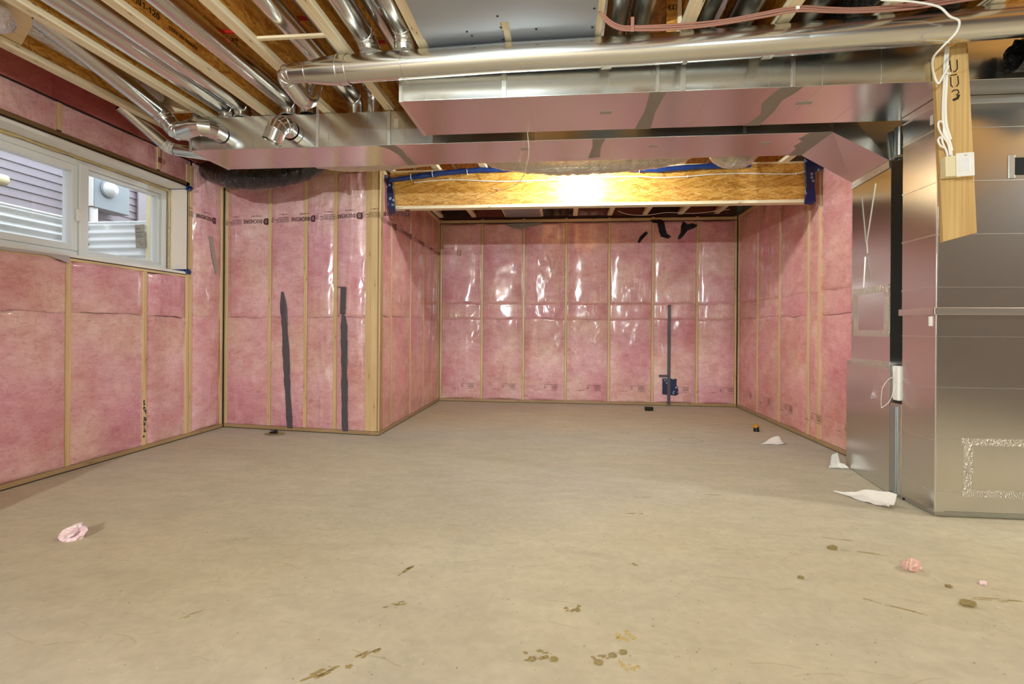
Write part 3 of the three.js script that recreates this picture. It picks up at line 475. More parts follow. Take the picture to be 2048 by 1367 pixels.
  const v = thing('vent_pipe', 'white plastic vent pipe with an elbow outside the left pane', 'pipe', V(-5.2, 1.85, 4.12)); part('riser', [pipe([new THREE.Vector3(0, 0, 0), new THREE.Vector3(0, 0.42, 0)], 0.04), pipe([new THREE.Vector3(0, 0.36, 0), new THREE.Vector3(0, 0.42, 0)], 0.047)], M.cream, v); part('elbow', pipe(gored([new THREE.Vector3(0, 0.42, 0), new THREE.Vector3(0, 0.56, 0), new THREE.Vector3(0.02, 0.555, -0.17)], 0.08, 6), 0.05), M.cream, v);
}
function cableStraight(a, b, r) { return pipe([new THREE.Vector3(...a), new THREE.Vector3(...b)], r, 14); }

// ---------------------------------------------------------------- joists
const JX = (k) => -3.22 + 0.479 * k, JB = 2.65;
{
  const words = ['first out from the left wall', 'second out from the left wall, above the foil wrapped run', 'third out from the left wall, beside the paired pipes', 'fourth out from the left wall, over the open pipe end', 'fifth out from the left wall, by the round elbow', 'left of the grey sheet metal panel', 'hidden above the middle of the grey panel', 'at the right edge of the grey panel', 'with black lettering right of the paired dark pipes', 'carrying the white cable clip', 'between the black flexible ducts at upper right', 'furthest right, above the hanging board'];
  for (let k = 0; k < 12; k++) {
    const x = JX(k), t = thing('floor_joist', 'wooden I-joist ' + words[k], 'joist', V(x, JB, 0), 'wooden I-joists under the subfloor');
    part('bottom_flange', box(0, 0.064, 0, 0.038, -5, 7.25, 0.002, 2), M.lumberPale, t); part('web', box(0.027, 0.037, 0.036, 0.268, -5, 7.25, 0, 2), M.osbv, t); part('top_flange', box(0, 0.064, 0.265, 0.302, -5, 7.25, 0.002, 2), M.lumber, t);
    const ink = (lines, w, h, y, d, len, hgt) => { const q = new THREE.PlaneGeometry(len, hgt); q.rotateY(Math.PI / 2); q.translate(0.0385, y, -d); part('ink_print', q, inkTile(lines, w, h), t); };
    if (k === 2) { ink([['N1-120', 10, 60, 96]], 420, 128, 0.105, 2.56, 0.21, 0.062); ink([['TERE IN 0S000V', 4, 32, 44]], 420, 64, 0.095, 2.83, 0.30, 0.04); }
  }
  // blocking between joists
  const bl = (n, x0, x1, d, y0, y1, l, mat = M.lumber) => solo(n, box(x0, x1, y0, y1, d, d + 0.038, 0.002, 0), mat, l, 'block', 'blocking boards between joists');
  solo('blocking_board', prism([[-3.2, 2.72], [-2.90, 2.53], [-2.76, 2.40], [-2.76, 2.0], [-3.2, 2.0]].map(([x, d]) => V(x, 2.692, d)), new THREE.Vector3(0, 0.018, 0)), M.lumber, 'flat pale board between the two leftmost joists at upper left', 'block', 'blocking boards between joists');
  bl('blocking_board', JX(0) + 0.04, JX(1) + 0.02, 3.62, 2.69, 2.94, 'blocking board between the two leftmost joists, behind the silver elbow');
  bl('blocking_board', JX(10) - 0.4, JX(10) + 0.1, 4.55, 2.655, 2.74, 'loose lumber block above the right end of the wooden beam');
  const k = thing('web_stiffener', 'strand board stiffener with black lettering beside the paired dark pipes', 'block', V(JX(8) - 0.06, JB, 2.86)); part('board', box(0, 0.085, 0.0, 0.25, 0, 0.012, 0.002), M.osb, k); part('cleat', box(0.055, 0.078, 0, 0.25, -0.02, 0.0, 0.002), M.lumberPale, k);
  const q = new THREE.PlaneGeometry(0.06, 0.07); q.translate(0.035, 0.16, 0.001); q.rotateZ(0.0); part('ink_print', q, inkTile([['K47', 6, 64, 80]], 160, 128), k);
}
// header beam across the alcove mouth
{
  const b = thing('header_beam', 'strand board header beam lit by a bulb across the alcove mouth', 'beam', V(0, 0, 0));
  part('web', box(-1.75, 2.30, 2.285, 2.632, 5.05, 5.085, 0.002, 1), M.osb, b); part('bottom_flange', box(-1.75, 2.30, 2.262, 2.292, 5.045, 5.14, 0.003, 0), M.lumberPale, b); part('shim', [box(-1.75, 2.30, 2.632, 2.65, 5.05, 5.14, 0.002, 0)], M.lumber, b);
  const rag = [[2.24, 2.66], [2.44, 2.66], [2.42, 2.58], [2.335, 2.53], [2.325, 2.40], [2.34, 2.27], [2.31, 2.235], [2.24, 2.245], [2.255, 2.40]];
  const s = slabShape(rag, 0.012, 0.002); s.translate(0, 0, -5.035); solo('house_wrap', uvBox(s), M.wrap, 'navy printed wrap folded round the right end of the beam', 'wrap');
  const l = slabShape([[-1.80, 2.60], [-1.745, 2.585], [-1.715, 2.50], [-1.70, 2.36], [-1.68, 2.22], [-1.74, 2.20], [-1.765, 2.34], [-1.775, 2.5]], 0.012, 0.002); l.translate(0, 0, -5.02); solo('house_wrap', uvBox(l), M.wrap, 'navy printed wrap folded round the left end of the beam', 'wrap');
  const bp = [[-1.74, 2.535, 4.99], [-1.38, 2.585, 5.012], [-0.92, 2.622, 5.012], [-0.38, 2.618, 5.012], [0.3, 2.605, 5.012], [0.9, 2.59, 5.012], [1.29, 2.61, 5.012], [1.75, 2.615, 5.012]].map((p) => V(...p));
  const blue = thing('blue_wrap_roll', 'rolled blue wrap tied along the top edge of the beam', 'wrap'); part('roll', flexTube(bp, (t) => 0.020 + 0.007 * Math.sin(t * 9), 110, 0.35, 0, 12), M.blue, blue);
  for (const [x, y] of [[-1.52, 2.56], [-1.30, 2.585], [-0.95, 2.60], [0.72, 2.585]]) part('tie', ring(V(x, y + 0.012, 5.012), new THREE.Vector3(1, 0.1, 0), 0.031, 0.003), M.wire, blue);
  const wpts = [[-1.50, 2.525, 5.044], [-1.41, 2.532], [-1.13, 2.545], [-0.626, 2.517], [-0.231, 2.519], [0.303, 2.532], [0.685, 2.538], [0.9, 2.522], [1.108, 2.523], [1.4, 2.54], [1.66, 2.544], [2.18, 2.532], [2.25, 2.55], [2.30, 2.627]].map((p) => V(p[0], p[1], p[2] ?? 5.04));
  const wc = thing('white_cable', 'white cable stapled along the face of the wooden beam', 'cable'); part('sheath', cable(wpts, 0.0055, 160), M.wire, wc); for (const [x, y] of [[-1.13, 2.548], [-0.05, 2.522], [0.5, 2.536], [1.18, 2.527], [2.17, 2.532]]) part('staple', new THREE.BoxGeometry(0.006, 0.022, 0.008).translate(x, y, -5.038), M.wire, wc);
  solo('hanging_wire', cable([V(-0.252, 2.425, 3.500), V(-0.243, 2.309, 3.580), V(-0.279, 2.256, 3.800), V(-0.366, 2.302, 4.300), V(-0.502, 2.387, 4.800), V(-0.626, 2.435, 5.035), V(-0.702, 2.452, 5.040)], 0.0028, 70), M.wire, 'thin white wire looping from the large duct down to the beam', 'wire');
}
{
  const g = thing('sheet_metal_panning', 'grey sheet metal panel between the alcove joists near the back wall', 'panel', V(0, 0, 0)); part('sheet', box(JX(5) + 0.02, JX(6) + 0.03, JB - 0.006, JB - 0.003, 5.9, 7.25), M.panning, g);
  const f = (a, b) => lbox(0, 0, 0, 0, 0, 0);
}
// dark film over the wool between the alcove joists
for (let k = -1; k < 11; k++) {
  const x0 = k < 0 ? -1.78 : JX(k) + 0.066, x1 = JX(k + 1) - 0.002; if (x1 < -1.7 || x0 > 2.38 || k === 5) continue;
  const a = Math.max(x0, -1.78), g = new THREE.PlaneGeometry(x1 - a, 0.30, 24, 18), p = g.attributes.position; for (let i = 0; i < p.count; i++) p.setZ(i, 0.02 * fbm(p.getX(i) * 9 + k * 5, p.getY(i) * 9, 3)); g.computeVertexNormals();
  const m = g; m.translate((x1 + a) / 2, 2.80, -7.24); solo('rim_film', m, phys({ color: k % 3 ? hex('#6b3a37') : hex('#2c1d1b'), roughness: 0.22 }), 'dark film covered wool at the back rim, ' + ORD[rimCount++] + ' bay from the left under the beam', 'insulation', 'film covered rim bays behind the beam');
}

// ---------------------------------------------------------------- rectangular ducts
function seam(x, yb, yt, d0, d1) { return mergeGeometries([box(x - 0.004, x + 0.004, yb, yt, d0 - 0.003, d0 + 0.001), box(x - 0.0015, x + 0.0015, yb - 0.001, yb + 0.001, d0, d1)].map(plain)); }
function smearShape(pts, y, th = 0.002) { const s = slabShape(pts, th); s.rotateX(-Math.PI / 2); s.translate(0, y - th - 0.0005, 0); return uvBox(s); }   // pts as [x, d]
{
  const A = thing('supply_duct', 'long galvanized supply trunk running across behind the larger duct', 'duct'), y0 = 2.395, y1 = 2.643, d0 = 3.64, d1 = 4.10;
  part('casing', box(-2.83, 1.80, y0, y1, d0, d1, 0.003), M.galv, A);
  [-2.33, -2.035, -1.74, -1.44, -1.155, -0.84, -0.53, -0.22, 0.10, 0.40, 0.705, 1.015, 1.33, 1.64].forEach((x) => part('seam', seam(x, y0, y1, d0, d1), M.galv, A));
  part('drive_cleat', box(-1.285, -1.262, y0 - 0.002, y1, d0 - 0.008, d0, 0.002), M.galvSeam, A); part('end_flange', [box(-2.84, -2.825, y0 - 0.004, y1, d0 - 0.004, d0 + 0.006), box(-2.84, -2.825, y0 - 0.004, y0 + 0.006, d0, d1)], M.galvSeam, A);
  part('sealant', smearShape([[-1.36, d0], [-1.24, d0], [-1.21, 3.75], [-1.22, 3.9], [-1.2, d1], [-1.27, d1], [-1.27, 3.85], [-1.3, 3.72]].map(([x, d]) => [x, d]), y0), M.sealant, A); part('sealant', smearShape([[0.20, d0 - 0.0], [0.29, d0], [0.27, 3.8], [0.28, 4.02], [0.19, 4.04], [0.21, 3.8]], y0), M.sealant, A); part('sealant', smearShape([[1.66, d0], [1.80, d0], [1.80, d1], [1.71, d1], [1.70, 3.95], [1.66, 3.9], [1.68, 3.8], [1.63, 3.75]], y0), M.sealant, A);
  part('sticker', box(-1.235, -1.205, 2.52, 2.585, d0 - 0.0015, d0), M.paper, A); part('sticker', box(-0.32, -0.25, y0 - 0.0015, y0, 3.78, 3.82), M.greyTape, A); part('sticker', box(0.62, 0.68, y0 - 0.0015, y0, 3.8, 3.83), M.greyTape, A); part('sticker', box(1.40, 1.47, y0 - 0.0015, y0, 3.8, 3.84), M.greyTape, A);
  for (const x of [-1.83, -0.205, 1.22]) part('hanger_strap', box(x, x + 0.02, y0 - 0.002, JB + 0.05, d0 - 0.0045, d0 - 0.001, 0.001), M.galvSeam, A);
  // sloped drop at the right end
  const front = [V(1.80, y1, d0), V(1.80, y0, d0), V(2.145, 2.185, d0 - 0.03), V(2.6, 2.185, d0 - 0.03), V(2.6, y1, d0)];
  const back = [V(1.80, y1, d1), V(1.80, y0, d1), V(2.22, 2.205, 4.2), V(2.6, 2.205, 4.2), V(2.6, y1, d1)];
  part('transition', loft(front, back), M.galv, A); part('tape_strip', loft2([V(2.14, 2.185, d0 - 0.035), V(2.225, 2.205, 4.2)], 0.05), M.foilTape, A);
  const cr = pipe([V(2.185, 2.20, 3.585), V(2.185, 2.392, 3.585)], 0.026); part('corner_sleeve', [cr], M.galvDark, A); part('sleeve_flange', ring(V(2.185, 2.198, 3.585), new THREE.Vector3(0, 1, 0), 0.03, 0.008), M.foilTape, A);
}
function loft(a, b) { const n = a.length, pos = []; const t = (x, y, z) => pos.push(...x.toArray(), ...y.toArray(), ...z.toArray()); for (let i = 1; i < n - 1; i++) { t(a[0], a[i], a[i + 1]); t(b[0], b[i + 1], b[i]); } for (let i = 0; i < n; i++) { const j = (i + 1) % n; t(a[i], b[i], b[j]); t(a[i], b[j], a[j]); } const g = new THREE.BufferGeometry(); g.setAttribute('position', new THREE.Float32BufferAttribute(pos, 3)); g.computeVertexNormals(); return uvBox(g); }
function loft2([p, q], h) { const o = new THREE.Vector3(-0.003, 0, 0), dn = new THREE.Vector3(0, -h, 0); return prism([p, q, q.clone().add(dn), p.clone().add(dn)].map((v) => v.clone().add(o)), new THREE.Vector3(-0.002, 0, 0)); }
{
  const B = thing('return_duct', 'large galvanized return trunk hanging nearest across the room', 'duct'), y0 = 2.39, y1 = 2.641, d0 = 2.935, d1 = 3.465;
  part('casing', box(-0.962, 2.9, y0, y1, d0, d1, 0.003), M.galv, B);
  [-0.82, -0.516, -0.21, 0.09, 0.39, 0.823, 1.123, 1.40, 1.70].forEach((x) => part('seam', seam(x, y0, y1, d0, d1), M.galv, B));
  part('end_flange', [box(-0.968, -0.95, y0 - 0.004, y1, d0 - 0.005, d0 + 0.008, 0.001), box(-0.968, -0.945, y0 - 0.005, y0 + 0.006, d0 - 0.004, d1, 0.001)], M.galvSeam, B);
  for (const x of [-0.36, 0.645]) part('hanger_strap', box(x, x + 0.028, y0 - 0.003, JB - 0.01, d0 - 0.006, d0 - 0.001, 0.001), M.galvSeam, B);
  part('drive_cleat', box(0.51, 0.53, y0 - 0.002, y1, d0 - 0.009, d0, 0.002), M.galvSeam, B); part('drive_cleat', box(1.235, 1.253, y0 - 0.002, y1, d0 - 0.009, d0, 0.002), M.galvSeam, B);
  part('sealant', smearShape([[0.48, d0], [0.57, d0], [0.555, 3.2], [0.57, d1], [0.47, d1], [0.49, 3.2]], y0), M.sealant, B); part('sealant', smearShape([[1.19, d0], [1.30, d0], [1.29, 3.0], [1.255, 3.1], [1.27, 3.25], [1.26, d1], [1.18, d1], [1.21, 3.3], [1.16, 3.15], [1.17, 3.02]], y0), M.sealant, B);
  part('sticker', box(0.22, 0.29, y0 - 0.0015, y0, 3.17, 3.21), M.greyTape, B); part('sticker', box(1.355, 1.44, y0 - 0.0015, y0, 3.13, 3.17), M.greyTape, B);
}
// return drop at the right (furnace side)
{
  const F = thing('return_drop', 'tall galvanized return drop at the right edge standing on the floor', 'duct'), x0 = 2.112, x1 = 3.15, d0 = 3.145, d1 = 3.43;
  part('upper_casing', box(x0, x1, 1.17, 2.388, d0 - 0.012, d1, 0.003), M.galv, F); part('lower_casing', box(x0 + 0.004, x1, 0.03, 1.18, d0, d1, 0.003), M.galv, F); part('base_rail', [box(x0 + 0.02, x1, 0.002, 0.03, d0 + 0.015, d1 - 0.01, 0.002), box(x0 + 0.06, x1, 0.028, 0.036, d0 - 0.004, d0 + 0.002), box(x0 - 0.002, x0 + 0.004, 0.028, 0.036, d0 + 0.04, d1 - 0.02)], M.galvDark, F);
  for (const y of [2.21, 1.91, 1.61, 1.31]) part('seam', [box(x0 - 0.003, x0 + 0.001, y - 0.004, y + 0.004, d0 - 0.012, d1), box(x0, x1, y - 0.002, y + 0.002, d0 - 0.0145, d0 - 0.011)], M.galvSeam, F);
  for (const y of [1.03, 0.74, 0.44, 0.145]) part('seam', [box(x0 + 0.0025, x0 + 0.006, y - 0.0025, y + 0.0025, d0, d1), box(x0 + 0.004, x1, y - 0.002, y + 0.002, d0 - 0.0025, d0 + 0.001)], M.galvSeam, F);
  part('joint_band', [box(x0 - 0.012, x0 + 0.002, 1.155, 1.195, d0 - 0.016, d1 + 0.012, 0.002), box(x0 - 0.012, x1, 1.155, 1.195, d0 - 0.018, d0 - 0.008, 0.002)], M.galvSeam, F); part('top_collar', [box(x0 - 0.006, x1, 2.345, 2.388, d0 - 0.02, d0 - 0.011, 0.002), box(x0 - 0.008, x0 + 0.002, 2.345, 2.388, d0 - 0.02, d1, 0.002)], M.galvSeam, F);
  part('corner_bead', box(x0 - 0.003, x0 + 0.006, 0.04, 2.34, d0 - 0.016, d0 - 0.008, 0.002), M.galvSeam, F);
  part('sticker', box(x0 - 0.002, x0 - 0.0005, 2.25, 2.305, 3.165, 3.19), M.paper, F); part('sticker', box(x0 - 0.002, x0 + 0.004, 1.09, 1.145, 3.17, 3.19), M.paper, F);
  part('foil_tape', box(2.262, x1, 0.415, 0.455, d0 - 0.003, d0), M.foilTape, F); part('foil_tape', box(2.272, 2.317, 0.15, 0.43, d0 - 0.0035, d0), M.foilTape, F); part('foil_tape', box(2.262, x1, 0.125, 0.165, d0 - 0.003, d0), M.foilTape, F);
  part('opening', box(2.515, 2.75, 1.94, 2.035, d0 - 0.017, d0 - 0.0115, 0.001), M.darkHole, F, 'black opening at the right edge'); part('opening_frame', [box(2.485, 2.515, 1.92, 2.05, d0 - 0.016, d0 - 0.0115, 0.001)], M.galvDark, F);
}
// riser from the supply trunk to the cabinet below
{
  const E = thing('supply_riser', 'galvanized riser with a taped hatch between trunk and lower cabinet', 'duct');
  const q = (x, y, d) => V(x, y, d), foot = [[2.14, 3.59], [2.225, 4.2], [2.62, 4.2], [2.62, 3.59]], ext = (y0, y1, f) => loft(f.map(([x, d]) => V(x, y0, d)), f.map(([x, d]) => V(x, y1, d)));
  part('casing', ext(0.84, 2.182, foot), M.galv, E);
  const on = (t0, t1, y0, y1, th) => { const p = (t) => V(lerp(2.14, 2.225, t), 0, lerp(3.59, 4.2, t)), n = new THREE.Vector3(-0.99, 0, -0.138).setZ(0.138 * -1).normalize(), a = p(t0), b = p(t1); const nn = new THREE.Vector3(-(b.z - a.z), 0, b.x - a.x).normalize(); if (nn.x > 0) nn.negate(); return prism([a.clone().setY(y0), b.clone().setY(y0), b.clone().setY(y1), a.clone().setY(y1)], nn.multiplyScalar(th)); };
  part('hatch', on(0.06, 0.84, 1.06, 1.345, 0.004), M.galv, E); part('foil_tape', [on(0.0, 0.12, 1.02, 1.37, 0.006), on(0.80, 0.92, 1.02, 1.37, 0.006), on(0, 0.92, 1.325, 1.37, 0.0065), on(0, 0.92, 1.02, 1.065, 0.0065)], M.foilTape, E);
  const crease = (t0, y0, t1, y1, w) => { const p = (t, y) => V(lerp(2.14, 2.225, t), y, lerp(3.59, 4.2, t)); return prism([p(t0, y0), p(t0 + w, y0), p(t1 + w * 0.3, y1), p(t1, y1)], new THREE.Vector3(-0.004, 0, -0.0006)); };
  part('crease', [crease(0.36, 2.09, 0.58, 1.70, 0.008), crease(0.72, 2.05, 0.60, 1.70, 0.008), crease(0.58, 1.70, 0.56, 1.62, 0.012), crease(0.66, 1.38, 0.62, 1.60, 0.005), crease(0.44, 1.40, 0.54, 1.60, 0.004)], M.galvSeam, E); part('tape_strip', on(-0.01, 1.0, 0.83, 0.855, 0.006), M.foilTape, E);
  const G = thing('furnace_cabinet', 'plain grey sheet metal cabinet below the riser', 'cabinet'); const gf = [[2.117, 3.55], [2.218, 4.25], [2.66, 4.25], [2.66, 3.55]]; part('casing', ext(0.004, 0.83, gf), M.galv, G); part('top_edge', on(-0.02, 1.04, 0.812, 0.828, 0.024), M.foilTape, G);
  const S = thing('filter_rack', 'narrow bluish filter rack between the cabinet and the return drop', 'filter rack'); part('frame', box(2.116, 2.6, 0.03, 0.60, 3.434, 3.546, 0.004), M.galv, S); part('channel', [box(2.108, 2.116, 0.03, 0.58, 3.475, 3.535, 0.002)], std({ color: new THREE.Color(0.45, 0.52, 0.55), metalness: 1, roughness: 0.45 }), S); part('foot', box(2.13, 2.6, 0.002, 0.03, 3.44, 3.54), M.galvDark, S);
  // plastic sleeve poking out above the filter
  const pf = thing('plastic_sleeve', 'clear plastic sleeve poking out above the filter rack', 'plastic bag', V(2.10, 0.60, 3.47)); const sh = new THREE.PlaneGeometry(0.17, 0.25, 16, 20), p = sh.attributes.position; for (let i = 0; i < p.count; i++) { const x = p.getX(i), y = p.getY(i); p.setZ(i, 0.03 * Math.sin(x * 25 + y * 9) + 0.012 * fbm(x * 30, y * 30, 2)); } sh.computeVertexNormals(); sh.rotateY(-1.2); sh.translate(-0.035, 0.14, -0.05); part('film', sh, phys({ color: 0xffffff, transmission: 1, thickness: 0, roughness: 0.25, ior: 1.5 }), pf);
  part('fold', [cable([[-0.075, 0.10, 0.0], [-0.03, 0.155, -0.01], [0.005, 0.165, -0.01], [-0.012, 0.07, 0], [-0.035, 0.01, 0.0], [-0.08, -0.03, 0.0]].map((p) => new THREE.Vector3(...p)), 0.002, 40), cable([[-0.075, 0.10, 0.0], [-0.082, 0.03, 0.0], [-0.08, -0.03, 0.0]].map((p) => new THREE.Vector3(...p)), 0.0015, 20)], M.wire, pf);
  part('filter', box(0.0, 0.3, 0.02, 0.24, -0.03, 0.03, 0.01), M.white, pf);
}
// sheet metal panning closing the joist bays
{
  const P = thing('joist_panning', 'flat grey sheet metal panning closing the joist bays overhead', 'panel');
  part('sheet', box(JX(5) + 0.055, JX(6) + 0.012, JB - 0.006, JB - 0.001, 1.2, 2.75, 0), M.panning, P); part('sheet', box(JX(5) + 0.06, JX(6) + 0.02, JB - 0.004, JB - 0.0005, 2.72, 3.3, 0), M.panning, P);
  part('sheet', box(JX(6) + 0.008, JX(7) + 0.03, JB - 0.0065, JB - 0.001, 1.2, 2.63, 0), M.panning, P); part('sheet', box(JX(6) + 0.055, JX(7) + 0.03, JB - 0.004, JB - 0.0005, 2.60, 3.3, 0), M.panning, P);
  const sc = (x, d) => { const s = new THREE.SphereGeometry(0.007, 10, 6); s.scale(1, 0.5, 1); s.translate(x, JB - 0.007, -d); return s; };
  [[-0.34, 2.58], [-0.335, 2.68], [-0.335, 2.79], [-0.52, 2.70], [-0.15, 2.71], [0.145, 2.56], [0.145, 2.72], [-0.5, 2.74]].forEach(([x, d]) => part('screw', sc(x, d), M.black, P));
}

// ---------------------------------------------------------------- round pipes
function pipeThing(name, label, cat, pts, r, o = {}) {
  const t = thing(name, label, cat, V(0, 0, 0), o.group); part('tube', pipe(pts, r), o.mat ?? M.galvPipe, t);
  for (const i of o.rings ?? []) { const d = pts[Math.min(i + 1, pts.length - 1)].clone().sub(pts[Math.max(i - 1, 0)]); part('crimp_bead', ring(pts[i], d, (Array.isArray(r) ? r[i] : r) + 0.001, 0.0035), o.mat ?? M.galvPipe, t); }
  if (o.seam !== false) { }
  return t;
}
// main round return across the room
{
  const path = [[-1.245, 2.552, 2.862], [-0.35, 2.56, 2.828], [0.4, 2.56, 2.815], [1.23, 2.565, 2.785], [2.5, 2.572, 2.70]].map((p) => [p[0], p[1], p[2] - 0.006]).map((p) => V(...p)), C = thing('round_main', 'long round galvanized main pipe crossing in front of the large duct', 'pipe');
  part('tube', pipe(path, 0.0765, 40), M.galvPipe, C);
  const taper = [V(-1.245, 2.552, 2.862), V(-1.30, 2.552, 2.864), V(-1.38, 2.552, 2.867), V(-1.50, 2.552, 2.872), V(-1.545, 2.552, 2.874)]; part('reducer', pipe(taper, [0.08, 0.082, 0.076, 0.058, 0.055], 40), M.galvPipe, C); for (const [p, r] of [[taper[0], 0.081], [taper[1], 0.083], [taper[3], 0.059]]) part('crimp_bead', ring(p, new THREE.Vector3(1, 0, 0), r, 0.004), M.galvPipe, C);
  const el = gored([taper[4], V(-1.655, 2.552, 2.88), V(-1.61, 2.455, 3.08), V(-1.60, 2.62, 3.15)], 0.07, 4); part('elbow', pipe(el, 0.054, 36), M.galvPipe, C); for (const i of [1, 2, 3, 5]) part('crimp_bead', ring(el[i], el[i + 1].clone().sub(el[i - 1]), 0.055, 0.003), M.galvPipe, C);
  for (const [x, y, d] of [[0.20, 2.56, 2.824], [1.03, 2.564, 2.797]]) { const tp = pipe([V(x, y, d), V(x + 0.055, y, d - 0.001)], 0.0785, 40); part('foil_tape', tp, M.foilTape, C); }
  part('seam_ring', ring(V(-0.91, 2.555, 2.843), new THREE.Vector3(1, 0, 0), 0.0775, 0.0025), M.galvPipe, C);
  // collars into the top
  const tap = (p0, p1, p2, lab) => { const e = gored([V(...p0), V(...p1), V(...p2)], 0.09, 4), t = thing('branch_pipe', lab, 'pipe', V(0, 0, 0), 'branch pipes dropping into the round main'); part('tube', pipe(e, 0.058, 32), M.galvPipe, t); for (const i of [1, 2, 4, 5]) part('crimp_bead', ring(e[i], e[Math.min(i + 1, e.length - 1)].clone().sub(e[i - 1]), 0.059, 0.003), M.galvPipe, t); const cl = lump(0.068, 0.022, 0.062, 0.22, 3, p0[0] * 10); cl.translate(p2[0], 2.632, -2.86); part('foil_wrap', cl, M.foilTape, t); };
  tap([-1.13, 2.735, 0.5], [-1.145, 2.735, 2.87], [-1.10, 2.60, 2.885], 'branch pipe with an elbow dropping into the left end of the round main'); tap([-0.90, 2.745, 0.5], [-0.905, 2.745, 2.83], [-0.915, 2.60, 2.872], 'branch pipe with a collar beside the grey panel');
  // perforated strap
  const st = thing('perforated_strap', 'perforated metal hanger strap round the main pipe', 'strap'); const sp = []; for (let i = 0; i <= 16; i++) { const a = lerp(-0.5, 3.0, i / 16); sp.push([0.0785 * Math.sin(a + Math.PI / 2), 0.0785 * Math.cos(a + Math.PI / 2)]); }
  const stg = pipe([V(0.63, 2.561, 2.811), V(0.652, 2.561, 2.811)], 0.0782, 40); part('band', [stg, box(0.63, 0.652, 2.63, 2.68, 2.74, 2.742)], M.strap, st); const holes = []; for (let i = 0; i < 22; i++) { const a = (i / 22) * 2 * Math.PI, h = new THREE.CylinderGeometry(0.003, 0.003, 0.001, 8); h.rotateX(Math.PI / 2); h.translate(0, 0, 0.0789); h.rotateX(a); h.translate(0.641, 2.561, -2.811); holes.push(h); } part('hole', holes, M.darkHole, st);
}
